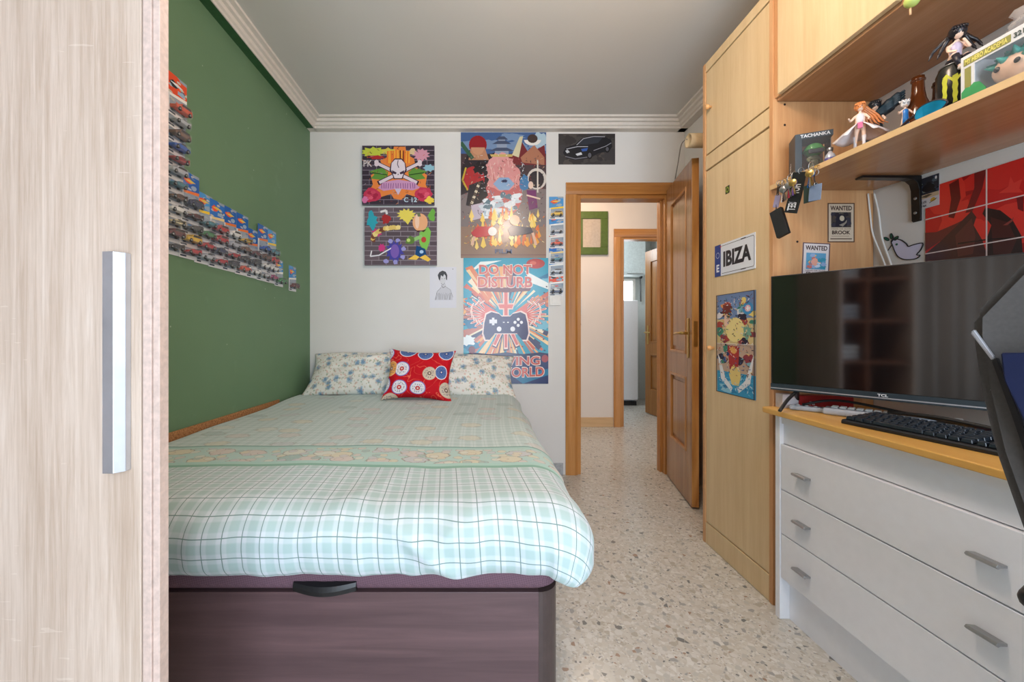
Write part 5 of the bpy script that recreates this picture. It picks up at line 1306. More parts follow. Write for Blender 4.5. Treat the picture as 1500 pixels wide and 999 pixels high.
# papers and cables behind the keyboard
t = thing('paper_stack', 'white and purple papers lying under the cables on the desk', 'papers', (1.38, 1.02, DT))
for i, (c_, dx, rz_) in enumerate((((228,222,230), 0, .2), ((150,60,120), -.012, .32), ((226,224,232), .01, .1))):
    part('sheet', obox(Vector((1.40+dx, 1.00-dx, DT+.0008+.0022*i)), -1.2+rz_, .18, .11, .0018, 0), plain('paper', c_, .6), t)
for i, (pts, lab, r_) in enumerate((([(1.18,1.46,DT+.02),(1.26,1.40,DT+.045),(1.34,1.24,DT+.03),(1.40,1.1,DT+.016),(1.40,.95,DT+.014),(1.42,.8,DT+.012)], 'black cable lying along the back of the desk', .0045),
    ([(1.33,1.2,DT+.012),(1.335,1.12,DT+.03),(1.34,1.0,DT+.024),(1.36,.9,DT+.018),(1.45,.75,DT+.012)], 'black cable looping over the papers behind the keyboard', .004),
    ([(1.30,1.27,DT+.03),(1.31,1.15,DT+.04),(1.33,1.06,DT+.035),(1.345,.98,DT+.028),(1.38,.86,DT+.02)], 'thick black cable bundle nearest the black keyboard', .006))):
    bm = nb(); add_tube(bm, pts, r_); o = obj('cable', bm, M['rubber']); tag(o, lab, 'cable', 'black cables on the desk')
# black mechanical keyboard
kb = thing('mechanical_keyboard', 'black mechanical keyboard on the front of the pine desktop', 'keyboard', (1.24, 1.07, DT))
ky = math.atan2(-.322, .057); kc0 = Vector((1.131, 1.250, DT+.0006))
MK = Matrix.Translation(kc0) @ Matrix.Rotation(ky, 4, 'Z')   # local +x along the keyboard (towards the camera), +y away from the user
KL, KD = .365, .135
bm = nb(); add_prism(bm, [(0,0),(0,.008),(.004,.0125),(KD-.004,.024),(KD,.022),(KD,0)], 'x', 0, KL, .0012)
bmesh.ops.transform(bm, matrix=MK, verts=bm.verts); part('case', bm, plain('black_keyboard_case', (30,32,36), .3), kb)
def keymesh(w):
    bm = nb(); g = .0175*w+.0015*(w-1)
    pts = [(0,0),(g,0),(g,.0172),(0,.0172)]; top = [(.0022,.0018),(g-.0022,.0018),(g-.0022,.0145),(.0022,.0145)]
    a_ = [bm.verts.new((x,y,0)) for x,y in pts]; b_ = [bm.verts.new((x,y,.0095)) for x,y in top]
    bm.faces.new(a_[::-1]); bm.faces.new(b_)
    for i in range(4): bm.faces.new((a_[i],a_[(i+1)%4],b_[(i+1)%4],b_[i]))
    bmesh.ops.bevel(bm, geom=bm.edges[:], offset=.0012, segments=1, affect='EDGES')
    me = bpy.data.meshes.new('key'); bm.to_mesh(me); bm.free(); me.materials.append(keym); return me
keym = plain('black_keycap', (38,46,56), .22, var=.08)
km = {}
rows = [[1.25,1.25,1.25,6.25,1.25,1.25,1.25,1.25,.25,1,1,1],[2.25]+[1]*10+[2.75,1.25,1],[1.75]+[1]*11+[2.25],[1.5]+[1]*12+[1.5,.25,1,1,1],[1]*13+[2,.25,1,1,1],[1,1,1,1,1,1,1,1,1,1,1,1,1,1.25,.25,1,1,1]]
nk = 0
for r_, row in enumerate(rows):
    x = .007
    for w_ in row:
        if w_ == .25: x += .0048; continue
        y = .008+.0202*r_
        if x+.019*w_ < KL-.003 and not (r_ == 1 and w_ == 1.25 and x > .28):
            me = km.setdefault(w_, None) or keymesh(w_); km[w_] = me
            o = bpy.data.objects.new('key', me); C.objects.link(o); o.parent = kb; o.matrix_parent_inverse = wm(kb).inverted()
            mm = MK @ Matrix.Translation((x, y, .0135+.0118*(y/KD))) @ Matrix.Rotation(math.atan(.09)+.02*(r_-2), 4, 'X')
            o.matrix_basis = mm; nk += 1
        x += .019*w_

# ================================================================= things on the shelf
def shp(px, x): y = YX(px, x); return Vector((x, y, zs(y)))
# boxed figure at the far end
def figure_box():
    c = Vector((1.205, 1.455, 0)); c.z = zs(1.40)+.0015; yaw_ = -.42
    t = thing('boxed_figure', 'dark grey window box with a green helmeted figure, at the far shelf end', 'boxed toy', c)
    MB_ = Matrix.Translation(c) @ Matrix.Rotation(yaw_, 4, 'Z'); w_, d_, h_ = .108, .075, .152
    dk = plain('dark_grey_box_card', (62,70,76), .4); 
    bm = nb(); e = .007
    for q in ((-w_/2,w_/2,-d_/2,d_/2,0,e),(-w_/2,w_/2,-d_/2,d_/2,h_-.02,h_),(-w_/2,-w_/2+e,-d_/2,d_/2,e,h_-.02),(w_/2-e*.4,w_/2,-d_/2+.02,d_/2,e,h_-.02),(-w_/2+e,w_/2-e,d_/2-.002,d_/2,e,h_-.02),(-w_/2+e,-w_/2+.020,-d_/2,-d_/2+.003,e,h_-.02)): add_box(bm, *q, mat=MB_)
    part('box', bm, dk, t)
    bm = nb(); add_box(bm, -w_/2+e+.001, w_/2-e, d_/2-.0032, d_/2-.0022, e, h_-.02, mat=MB_); part('backdrop', bm, plain('brown_printed_backdrop', (150,92,60), .5), t)
    bm = nb(); add_box(bm, -w_/2+.021, w_/2-.001, -d_/2+.0005, -d_/2+.001, e, h_-.02, mat=MB_); part('window', bm, clear('box_window_film', (235,240,245), .04, .05, .12), t)
    for s_, x0, z0, W_, H_, side in (('TACHANKA', -w_/2+.015, h_-.016, .085, .012, 0), ('IMP', 0, .03, 0, 0, 1)):
        vs_, fs_ = text_polys(s_, .03); bm = nb()
        if not side: V_ = [bm.verts.new(MB_ @ Vector((x0+W_*u, -d_/2-.0006, z0+H_*v))) for u, v in vs_]
        else: V_ = [bm.verts.new(MB_ @ Vector((-w_/2-.0006, d_/2-.018-.02*v*0-.012*v, .022+.045*u))) for u, v in vs_]
        for f in fs_: bm.faces.new([V_[i] for i in f])
        part('lettering', bm, plain('white_box_print', (222,226,230), .5), t)
    cx = .008
    fp = MB_ @ Vector((cx, -.004, e))
    body = skin_body('figure', [(fp+Vector((0,0,.045)), .014), (fp+Vector((0,0,.062)), .016), (fp+Vector((.008,0,.03)), .008), (fp+Vector((.010,0,.004)), .007), (fp+Vector((-.008,0,.03)), .008), (fp+Vector((-.010,0,.004)), .007), (fp+Vector((.02,0,.058)), .006), (fp+Vector((.024,-.012,.045)), .005), (fp+Vector((-.02,0,.058)), .006), (fp+Vector((-.024,-.012,.045)), .005), (fp+Vector((0,0,.075)), .012)],
        [(0,1),(0,2),(2,3),(0,4),(4,5),(1,6),(6,7),(1,8),(8,9),(1,10)], plain('khaki_figure_plastic', (110,112,84), .5), t)
    bm = nb(); hc = fp+Vector((0,0,.092)); add_sphere(bm, hc, .0285, 1, 1, .86, 18); add_lathe(bm, [(.031,-.006),(.033,-.002),(.031,.002)], 20, mat=Matrix.Translation(hc)); part('helmet', bm, plain('green_helmet_plastic', (74,142,74), .22), t, 'shiny green helmet')
    bm = nb(); add_box(bm, -.022, .022, -.031, -.024, -.02, -.004, .003, mat=Matrix.Translation(hc) @ Matrix.Rotation(yaw_, 4, 'Z')); part('visor', bm, M['black'], t)
figure_box()
# small bottle
p_ = shp(1216, 1.165); t = thing('small_bottle', 'tiny clear bottle with purple label beside the boxed figure', 'bottle', p_)
bm = nb(); add_lathe(bm, [(0,0),(.013,0),(.0145,.003),(.0145,.026),(.012,.034),(.0062,.04),(.006,.046)], 20, p_.x, p_.y, p_.z); part('glass', bm, plain('pale_bottle_glass', (186,190,200), .1, .2), t)
bm = nb(); add_lathe(bm, [(.0148,.006),(.0149,.0062),(.0149,.022),(.0148,.0222)], 20, p_.x, p_.y, p_.z); part('label_band', bm, plain('purple_label', (86,80,140), .4), t)
bm = nb(); add_lathe(bm, [(.0078,.0462),(.0082,.048),(.0082,.056),(.007,.057)], 18, p_.x, p_.y, p_.z); part('cap', bm, M['steel'], t)
# figurines
def figurine(p0, h, yaw_, skin, pose, dress, hair_fn, label, cat='figurine', extra=None):
    t = thing('figurine', label, cat, p0); s = h/.16
    Mx = Matrix.Translation(p0) @ Matrix.Rotation(yaw_, 4, 'Z') @ Matrix.Scale(s, 4)
    V = lambda x, y, z: Mx @ Vector((x, y, z))
    j = pose; jo = [(V(*q[0]), q[1]*s) for q in j['j']]
    skin_body('body', jo, j['e'], skin, t, 2)
    hp = V(*j['head']); bm = nb(); add_sphere(bm, hp, .0125*s, .92, .95, 1.1, 16); add_lathe(bm, [(.0012*s,0),(0,.002*s)], 8, mat=axis_mat(hp+(V(0,-1,0)-V(0,0,0)).normalized()*.0118*s, V(0,-1,0)-V(0,0,0)))
    hd = part('head', bm, skin, t)
    for sx in (-1, 1):
        bm = nb(); add_sphere(bm, hp+(V(sx*.0045,-.0112,.0005)-V(0,0,0)), .0018*s, 1, .5, 1.3, 8); obj('eye', bm, plain('figure_eye', (60,50,60), .3), hd)
    hair_fn(V, s, t, hp); dress(V, s, t)
    if extra: extra(V, s, t)
    return t
stand = dict(j=[((0,0,.085),.0095),((0,0,.102),.008),((0,0,.117),.0085),((0,0,.127),.0035),((0,0,.135),.004),
  ((.0085,0,.078),.0065),((.009,.001,.045),.0048),((.0095,0,.008),.003),((.0095,-.006,.003),.0032),
  ((-.0085,0,.078),.0065),((-.010,-.001,.045),.0048),((-.014,.001,.008),.003),((-.014,-.005,.003),.0032),
  ((.0125,0,.118),.0042),((.022,-.004,.102),.0032),((.018,-.016,.096),.0026),
  ((-.0125,0,.118),.0042),((-.023,-.006,.104),.0032),((-.028,-.018,.112),.0026)],
  e=[(0,1),(1,2),(2,3),(3,4),(0,5),(5,6),(6,7),(7,8),(0,9),(9,10),(10,11),(11,12),(2,13),(13,14),(14,15),(2,16),(16,17),(17,18)], head=(0,0,.146))
wcl = plain('white_dress_plastic', (232,226,228), .35); pink = plain('pink_trim_plastic', (206,110,150), .35)
def dress_w(V, s, t):
    bm = nb(); add_lathe(bm, [(.0095,.088),(.0105,.104),(.0108,.117),(.006,.124)], 20); bmesh.ops.transform(bm, matrix=MM(V), verts=bm.verts); part('bodice', bm, wcl, t)
    bm = nb()
    n = 28; R_ = []
    for r_, z in ((.0095,.093),(.02,.084),(.036,.07),(.05,.055),(.058,.047)):
        R_.append([bm.verts.new(V(r_*math.cos(2*PI*i/n)*1.15*(1+.06*math.sin(6*PI*i/n)), r_*math.sin(2*PI*i/n)*.8, z+.006*math.sin(10*PI*i/n)*(r_/.058))) for i in range(n)])
    for a_, b_ in zip(R_, R_[1:]):
        for i in range(n):
            if 19 <= i <= 22: continue
            bm.faces.new((a_[i], a_[(i+1)%n], b_[(i+1)%n], b_[i]))
    for f in bm.faces: f.smooth = True
    o = part('skirt', bm, wcl, t); md = o.modifiers.new('s', 'SOLIDIFY'); md.thickness = .0012*s
    bm = nb(); ring(bm, V(0,0,.092), .0105*s, .0018*s, mi=0); add_box(bm, -.006, .006, -.0125, -.009, .074, .092, mat=MM(V)); part('sash', bm, pink, t, 'pink sash')
    bm = nb()
    for x in (.009, -.012): add_lathe(bm, [(.0048*1,.0),(.0042,.03),(.0056,.05)], 12, x, 0, .002)
    bmesh.ops.transform(bm, matrix=MM(V), verts=bm.verts); part('boots', bm, wcl, t)
def MM(V):
    o_ = V(0,0,0); x = V(1,0,0)-o_; y = V(0,1,0)-o_; z = V(0,0,1)-o_
    return Matrix(((x.x,y.x,z.x,o_.x),(x.y,y.y,z.y,o_.y),(x.z,y.z,z.z,o_.z),(0,0,0,1)))
def hair_long(col, flow, name='hair'):
    m_ = plain(col[0], col[1], .3, var=.12, scale=200)
    def fn(V, s, t, hp):
        bm = nb(); add_sphere(bm, hp+(V(0,.0024,.0022)-V(0,0,0)), .0150*s, 1, 1, 1.05, 18)
        for k in range(6): add_tube(bm, [hp+(V((k-2.5)*.0026,-.004,.0135)-V(0,0,0)), hp+(V((k-2.5)*.0042,-.0112,.0075)-V(0,0,0)), hp+(V((k-2.5)*.0050,-.0118+abs(k-2.5)*.0010,.0025)-V(0,0,0))], [.0026*s,.0024*s,.0010*s], 6)
        for pts in flow:
            P_ = [hp+(V(*q)-V(0,0,0)) for q in pts]; add_tube(bm, P_, [.005*s,.0046*s,.0038*s,.003*s,.0012*s], 8)
        part(name, bm, m_, t)
    return fn
fl = [[(sx*.006,.008,.004),(sx*.008+.012,.016,-.012),(sx*.010+.026,.022,-.03),(.036+sx*.012,.026,-.052),(.046+sx*.014,.028,-.062)] for sx in (-1.4,-.7,0,.7,1.4)]
p0 = shp(1260, 1.165); figurine(p0, .150, -.75, M['skin'], stand, dress_w, hair_long(('orange_hair_plastic', (226,140,78)), fl), 'figurine with long orange hair in a flared white dress on the shelf')
# dark blue cloaked figurine behind
def cloak(V, s, t):
    m_ = plain('dark_blue_cloak_plastic', (20,46,60), .3, var=.15)
    bm = nb(); n = 24; R_ = []
    for r_, z in ((.006,.13),(.014,.118),(.017,.09),(.021,.05),(.027,.012)): R_.append([bm.verts.new(V(r_*math.cos(2*PI*i/n), r_*.8*math.sin(2*PI*i/n)*(1+.15*math.sin(5*2*PI*i/n)), z)) for i in range(n)])
    for a_, b_ in zip(R_, R_[1:]):
        for i in range(n): bm.faces.new((a_[i], a_[(i+1)%n], b_[(i+1)%n], b_[i]))
    for f in bm.faces: f.smooth = True
    part('cloak', bm, m_, t)
    bm = nb()
    for k in range(4): add_tube(bm, [V(.006,.004,.118), V(.025,.006,.128+.004*k), V(.045,.004,.142+.006*k), V(.062,0,.150+.007*k)], [.013*s,.012*s,.009*s,.003*s], 8)
    part('flying_scarf', bm, m_, t)
p1 = shp(1281, 1.24); figurine(p1, .172, -.6, M['skin'], stand, cloak, hair_long(('black_hair_plastic', (30,34,40)), []), 'dark blue cloaked figurine with flying scarf behind the orange haired one')
# small white haired figurine
def tunic(V, s, t):
    bm = nb(); add_lathe(bm, [(.013,.05),(.0115,.08),(.0105,.1),(.011,.117),(.006,.124)], 20); bmesh.ops.transform(bm, matrix=MM(V), verts=bm.verts); part('tunic', bm, plain('blue_tunic_plastic', (34,120,200), .3), t)
spk = [[(.006*math.cos(a_),.004+.006*math.sin(a_),.008),(.012*math.cos(a_),.004+.012*math.sin(a_),.016),(.02*math.cos(a_),.006+.016*math.sin(a_),.02)] for a_ in [k*PI/4 for k in range(8)]]
p2 = shp(1326, 1.19); figurine(p2, .098, -.5, M['skin'], stand, tunic, hair_long(('white_hair_plastic', (228,228,232)), spk), 'small figurine with spiky white hair and blue tunic behind the sunglasses')
# sunglasses
t = thing('sunglasses', 'blue mirrored sunglasses with dark frame on the shelf front', 'sunglasses', shp(1350, 1.15))
def sg(px, x, dz): q_ = shp(px, x); return q_+Vector((0,0,dz))
bm = nb()
ln_ = [sg(1340,1.150,.022), sg(1343,1.150,.036), sg(1352,1.149,.043), sg(1366,1.149,.043), sg(1380,1.150,.036), sg(1388,1.151,.024), sg(1376,1.150,.010), sg(1358,1.149,.004), sg(1345,1.150,.008)]
f = [bm.verts.new(v) for v in smooth_path(ln_+[ln_[0]], 3)[:-1]]; bm.faces.new(f); o = part('lens', bm, plain('blue_mirror_lens', (30,160,210), .06, .6, var=.2, scale=25), t); o.modifiers.new('s','SOLIDIFY').thickness = .002
bm = nb(); add_tube(bm, ln_+[ln_[0]], .0024, 6, k=3); add_tube(bm, [sg(1340,1.150,.028), sg(1328,1.152,.022), sg(1316,1.156,.010), sg(1307,1.165,.004)], .0034, 6); part('frame', bm, plain('dark_glasses_frame', (50,40,46), .25), t)
bm = nb(); ln2 = [v+Vector((.055,.012,0)) for v in ln_]; f = [bm.verts.new(v) for v in smooth_path(ln2+[ln2[0]], 3)[:-1]]; bm.faces.new(f); o = part('lens', bm, plain('blue_mirror_lens_far', (28,120,170), .08, .6), t); o.modifiers.new('s','SOLIDIFY').thickness = .002
bm = nb(); add_tube(bm, ln2+[ln2[0]], .0024, 6, k=3); add_tube(bm, [sg(1386,1.151,.026), sg(1386,1.18,.03)+Vector((0,.004,0)), ln2[0]+Vector((0,-.01,.004))], .0024, 6); part('frame', bm, plain('dark_glasses_frame2', (50,40,46), .25), t)
# bottles
def bottle(px, x, h, mat, label, rim):
    q_ = shp(px, x); t = thing('beer_bottle', label, 'bottle', q_, 'brown bottles on the shelf'); r_ = .030
    bm = nb(); add_lathe(bm, [(0,0),(r_-.003,0),(r_,.004),(r_,h*.5),(r_*.92,h*.58),(r_*.62,h*.70),(r_*.5,h*.8),(.0138,h*.93),(.0132,h*.94),(.0165,h*.945),(.0165,h*.965),(.0145,h*.97),(.0145,h)], 28, q_.x, q_.y, q_.z+.0005); part('glass', bm, mat, t)
    return t
bottle(1345, 1.35, .232, M['brownglass'], 'brown glass bottle standing behind the sunglasses', 0)
bottle(1376, 1.40, .210, M['darkglass'], 'darker brown bottle behind the black can', 0)
# drink can with a clawed mark
q_ = shp(1399, 1.205); can = thing('drink_can', 'black drink can with a yellow green clawed M mark', 'can', q_)
CH_ = .128; R_ = .0335
bm = nb(); add_lathe(bm, [(0,.002),(.024,0),(.028,.004),(R_,.012),(R_,CH_-.016),(.029,CH_-.004),(.0275,CH_),(.0262,CH_),(.0255,CH_-.004),(0,CH_-.004)], 32, q_.x, q_.y, q_.z+.0005); part('can_body', bm, plain('black_can_lacquer', (34,36,32), .25, .3), can)
bm = nb(); add_lathe(bm, [(.0274,CH_+.0004),(.029,CH_+.0002),(.0288,CH_+.002),(.0268,CH_+.002)], 32, q_.x, q_.y, q_.z); part('rim', bm, M['steel'], can)
bm = nb(); th0 = math.atan2(-q_.y, -q_.x)
def onc(w_, z_, o_=.0006): a_ = th0+w_/R_; return Vector((q_.x+(R_+o_)*math.cos(a_), q_.y+(R_+o_)*math.sin(a_), q_.z+z_))
for cx, lo_ in ((.0175,.018),(.0,.036),(-.0175,.014)):
    prof_ = [(.0045,.098),(.0058,.09),(.004,.08),(.0052,.07),(.0036,.06),(.0048,.05),(.003,.04),(.004,.03),(.0012,lo_)]
    L_ = [bm.verts.new(onc(cx+w_, z_)) for w_, z_ in prof_]; Rr = [bm.verts.new(onc(cx-w_*.9, z_-.003)) for w_, z_ in prof_]
    for i in range(len(prof_)-1): bm.faces.new((L_[i], Rr[i], Rr[i+1], L_[i+1]))
for s_ in (-1, 1):
    f = [bm.verts.new(onc(s_*w_, z_, .0007)) for w_, z_ in ((.022,.097),(.014,.104),(.003,.088),(.001,.076),(.007,.086),(.013,.094))]; bm.faces.new(f)
part('claw_mark', bm, plain('yellow_green_print', (206,212,60), .35), can, 'yellow green clawed mark')
# seated figurine on the can
seat = dict(j=[((0,0,.012),.010),((0,-.002,.03),.0085),((0,-.007,.046),.009),((0,-.010,.055),.0035),((0,-.013,.061),.004),
  ((.0085,-.004,.010),.0072),((.011,-.03,.012),.0055),((.010,-.034,-.022),.0042),((.010,-.040,-.03),.0036),
  ((-.0085,-.004,.010),.0072),((-.008,-.028,.02),.0055),((-.002,-.036,-.012),.0042),((0,-.043,-.022),.0036),
  ((.013,-.008,.046),.0042),((.017,-.022,.03),.0032),((.006,-.024,.052),.0026),
  ((-.013,-.008,.046),.0042),((-.016,-.022,.03),.0032),((-.004,-.03,.024),.0026)],
  e=[(0,1),(1,2),(2,3),(3,4),(0,5),(5,6),(6,7),(7,8),(0,9),(9,10),(10,11),(11,12),(2,13),(13,14),(14,15),(2,16),(16,17),(17,18)], head=(0,-.017,.071))
def outfit(V, s, t):
    bm = nb(); add_lathe(bm, [(.0105,.014),(.0095,.03),(.0112,.044),(.006,.052)], 20); 
    for v in bm.verts: v.co.y -= (v.co.z-.012)*.2
    bmesh.ops.transform(bm, matrix=MM(V), verts=bm.verts); part('blouse', bm, plain('lilac_blouse_plastic', (196,184,206), .4), t)
    bm = nb(); add_sphere(bm, (0,-.006,.011), .0155, 1.1, 1.35, .6, 16); bmesh.ops.transform(bm, matrix=MM(V), verts=bm.verts); part('skirt', bm, plain('black_skirt_plastic', (34,32,40), .35), t)
    bm = nb()
    for a_, b_ in (((.0105,-.031,.010),(.010,-.034,-.022)),((-.007,-.029,.016),(-.002,-.036,-.012))): add_cyl(bm, V(*a_), V(*b_), .0064*s, 12, .0048*s)
    part('stockings', bm, plain('black_stocking_plastic', (40,38,48), .4), t)
    bm = nb()
    for c_ in ((.010,-.038,-.028),(0,-.041,-.019)): add_sphere(bm, V(*c_), .0062*s, .8, 1.4, .8, 10)
    part('shoes', bm, wcl, t)
fh = [[(sx*.009,.006,.0),(sx*.016,.012,-.012),(sx*.024,.012,-.03),(sx*.030,.008,-.045)] for sx in (-1,1)]+[[(sx*.008,.009,.002),(sx*.02,.016,-.008),(sx*.034,.018,-.022),(sx*.042,.016,-.04)] for sx in (-1,1)]+[[(0,.010,0),(0,.018,-.02),(.004,.018,-.045)]]
p3 = Vector((q_.x, q_.y, q_.z+CH_+.001)); figurine(p3+Vector((0,0,-.002)), .175, -.62, M['skin'], seat, outfit, hair_long(('black_hair_plastic2', (30,27,32)), fh), 'figurine with long black hair sitting on the black drink can')
# vinyl toy window box
def toybox():
    xf = 1.150; y1 = YX(1407.5, xf); y0 = y1-.118; h_ = .112; d_ = .12; z0 = zs(y0)+.0015+.003
    t = thing('vinyl_toy_box', 'white edged window box numbered 321 with a teal haired toy head', 'boxed toy', (xf+d_/2, (y0+y1)/2, z0))
    wh = plain('white_box_edge', (226,228,230), .4); gy = plain('grey_box_inside', (84,72,76), .6)
    bm = nb(); e = .006
    for q in ((xf,xf+d_,y0,y1,z0,z0+e),(xf,xf+d_,y0,y1,z0+h_-e,z0+h_),(xf,xf+d_,y1-e,y1,z0+e,z0+h_-e),(xf,xf+.004,y0,y0+.006,z0+e,z0+h_-e),(xf+d_-.004,xf+d_,y0,y0+.004,z0+e,z0+h_-e),(xf,xf+.002,y0+e,y1-e,z0+h_-.028,z0+h_-e),(xf,xf+.002,y1-.026,y1-e,z0+e,z0+h_-.028)): add_box(bm, *q)
    part('box', bm, wh, t)
    bm = nb(); add_box(bm, xf+d_-.003, xf+d_-.0005, y0+e, y1-e, z0+e, z0+h_-e); part('backdrop', bm, gy, t)
    bm = nb(); add_box(bm, xf+.0024, xf+.0029, y0+e, y1-e, z0+e, z0+h_-e); part('window', bm, clear('toy_box_window_film', (230,235,240), .04, .05, .12), t)
    bm = nb(); add_box(bm, xf-.0008, xf-.0002, y0+.028, y1-.006, z0+h_-.024, z0+h_-.008); add_box(bm, xf-.0008, xf-.0002, y1-.020, y1-.008, z0+.035, z0+h_-.03); part('title_band', bm, plain('olive_title_band', (150,148,80), .5), t)
    for s_, ya, W_, H_, zz, c_ in (('MY HERO ACADEMIA', y1-.009, .076, .012, z0+h_-.022, (236,226,120)), ('321', y0+.023, .017, .011, z0+h_-.021, (60,76,70))):
        vs_, fs_ = text_polys(s_, .03); bm = nb(); V_ = [bm.verts.new((xf-.0012, ya-W_*u, zz+H_*v)) for u, v in vs_]
        for f in fs_: bm.faces.new([V_[i] for i in f])
        part('lettering', bm, plain('box_lettering_'+s_[:2].strip(), c_, .5), t)
    bm = nb(); pts = [(y1-.002,z0+.002),(y1-.002,z0+.028),(y1-.010,z0+.036),(y1-.018,z0+.034),(y1-.026,z0+.040),(y1-.036,z0+.036),(y1-.042,z0+.026),(y1-.048,z0+.016),(y1-.046,z0+.002)]
    add_prism(bm, pts, 'x', xf-.0012, xf-.0001); part('green_panel', bm, plain('green_print_corner', (64,160,96), .45), t, 'green printed corner')
    bm = nb(); c = Vector((xf+.05, (y0+y1)/2-.012, z0+.05)); add_sphere(bm, c, .036, 1, 1.25, .95, 20); tf = part('toy_head', bm, plain('toy_head_skin', (226,190,164), .4), t)
    bm = nb(); rr_ = random.Random(5)
    add_sphere(bm, c+Vector((.006,0,.008)), .038, 1, 1.25, .9, 20)
    for k in range(26): 
        a_ = rr_.uniform(0, 2*PI); b_ = rr_.uniform(.2, 1.2); d_2 = Vector((math.cos(a_)*math.cos(b_), math.sin(a_)*math.cos(b_)*1.2, math.sin(b_))); add_cyl(bm, c+d_2*.030, c+d_2*.050, .010, 8, .001)
    obj('toy_hair', bm, plain('teal_toy_hair', (60,160,148), .4), tf)
    for k in (-1, 1): bm = nb(); add_sphere(bm, c+Vector((-.0345, k*.017, .0)), .006, .4, 1, 1, 10); obj('toy_eye', bm, M['black'], tf)
    return y0, y1, z0+h_
ty0, ty1, tz = toybox()
# crumpled bag of clear film on top of the box
bm = nb(); 
r_ = bmesh.ops.create_icosphere(bm, subdivisions=4, radius=1)
for v in bm.verts:
    d_ = v.co.normalized(); k_ = 1+.22*noise.noise(d_*2.6)+.12*noise.noise(d_*7)
    v.co = Vector((1.30+.115*d_.x*k_, (ty0+ty1)/2-.12+.19*d_.y*k_, max(tz+.006, tz+.05+.052*d_.z*k_)))
for f in bm.faces: f.smooth = True
o = obj('plastic_bag', bm, M['wrap']); tag(o, 'crumpled clear plastic bag on top of the vinyl toy box', 'bag')

# ================================================================= key rings on the shelf corner
XE = 1.1175
def kring(px, py, label, dx=0): 
    y = YX(px, XE-.012-dx); return y
ringm = M['steel']; fobk = plain('black_fob_leather', (30,32,34), .4)
def hook(y):
    bm = nb(); z = zs(y)-.006; add_tube(bm, [(XE+.0005, y, z), (XE-.008, y, z), (XE-.011, y, z-.006), (XE-.007, y, z-.010)], .0012, 6); return bm
def strap(name, label, cord, pts, w_, mat, text=None, group='key rings hanging from the shelf corner', thick=.003, tcol=(214,216,220), ringr=.010):
    """pts: list of pixels down the centre line, hanging at x = XE-.014"""
    x = XE-.016; P_ = [Vector((x, YX(a_, x), ZX(a_, b_, x))) for a_, b_ in pts]
    t = thing(name, label, 'key ring', P_[0], group)
    if cord:
        R0_ = Vector((x, YX(cord[0], x), ZX(cord[0], cord[1], x))); bm = nb(); add_tube(bm, [R0_, (R0_+P_[0])/2+Vector((0,.003,0)), P_[0]], .0016, 6); part('cord', bm, M['rubber'], t)
        bm = nb(); ring(bm, P_[0], .005, .0009, (0,1,.1)); part('small_ring', bm, ringm, t)
    else: R0_ = P_[0]
    bm = hook(R0_.y); part('hook', bm, M['brass'], t)
    bm = nb(); ring(bm, R0_+Vector((.004,0,.004)), ringr, .0011, (0,1,.1)); part('ring', bm, ringm, t)
    bm = nb(); V_ = []
    side = Vector((.35, -.93, 0))
    for i, p in enumerate(P_):
        d_ = (P_[min(i+1,len(P_)-1)]-P_[max(i-1,0)]).normalized(); sd = d_.cross(Vector((-.93,-.35,0))).normalized(); n_ = sd.cross(d_).normalized()
        V_.append([bm.verts.new(p+sd*a_*w_/2+n_*b_*thick/2) for a_, b_ in ((-1,-1),(1,-1),(1,1),(-1,1))])
    for a_, b_ in zip(V_, V_[1:]):
        for i in range(4): bm.faces.new((a_[i], a_[(i+1)%4], b_[(i+1)%4], b_[i]))
    bm.faces.new(V_[0][::-1]); bm.faces.new(V_[-1]); bmesh.ops.recalc_face_normals(bm, faces=bm.faces)
    bmesh.ops.bevel(bm, geom=bm.edges[:], offset=.0006, segments=1, affect='EDGES'); fo = part('fob', bm, mat, t)
    if text:
        a_, b_ = P_[1], P_[-1]; d_ = (b_-a_); sd = d_.normalized().cross(Vector((-.93,-.35,0))).normalized(); n_ = sd.cross(d_.normalized()).normalized()
        if n_.dot(Vector((-1,-1,0))) < 0: n_ = -n_
        vs_, fs_ = text_polys(text, .02); bm = nb(); V2 = [bm.verts.new(a_+d_*(.08+.84*u)+sd*w_*.62*(v-.5)*1+n_*(thick/2+.0006)) for u, v in vs_]
        for f in fs_: bm.faces.new([V2[i] for i in f])
        obj('lettering', bm, plain('fob_print', tcol, .4), fo)
    return t
strap('key_ring', 'thick plain black key fob hanging lowest at the shelf corner', (1140,270), [(1137,308),(1148,345)], .042, fobk, thick=.014)
strap('key_ring', 'wide black strap key ring with white lettering in the middle of the bunch', None, [(1172,252),(1169,266),(1164,290),(1158,312)], .044, fobk, 'HOT STREET')
strap('key_ring', 'small grey and purple tag key ring above the plain black fob', (1143,270), [(1140,286),(1136,304)], .020, plain('grey_purple_tag', (150,144,176), .4), 'TOUR', tcol=(90,70,150))
strap('key_ring', 'dark green card key ring at the right of the bunch', (1188,252), [(1187,270),(1187,296)], .040, plain('dark_green_card', (44,58,52), .3), thick=.002)
strap('key_ring', 'grey blue card key ring showing behind the dark green card', (1193,254), [(1195,270),(1193,294)], .036, plain('grey_blue_card', (110,126,150), .35), thick=.0015)
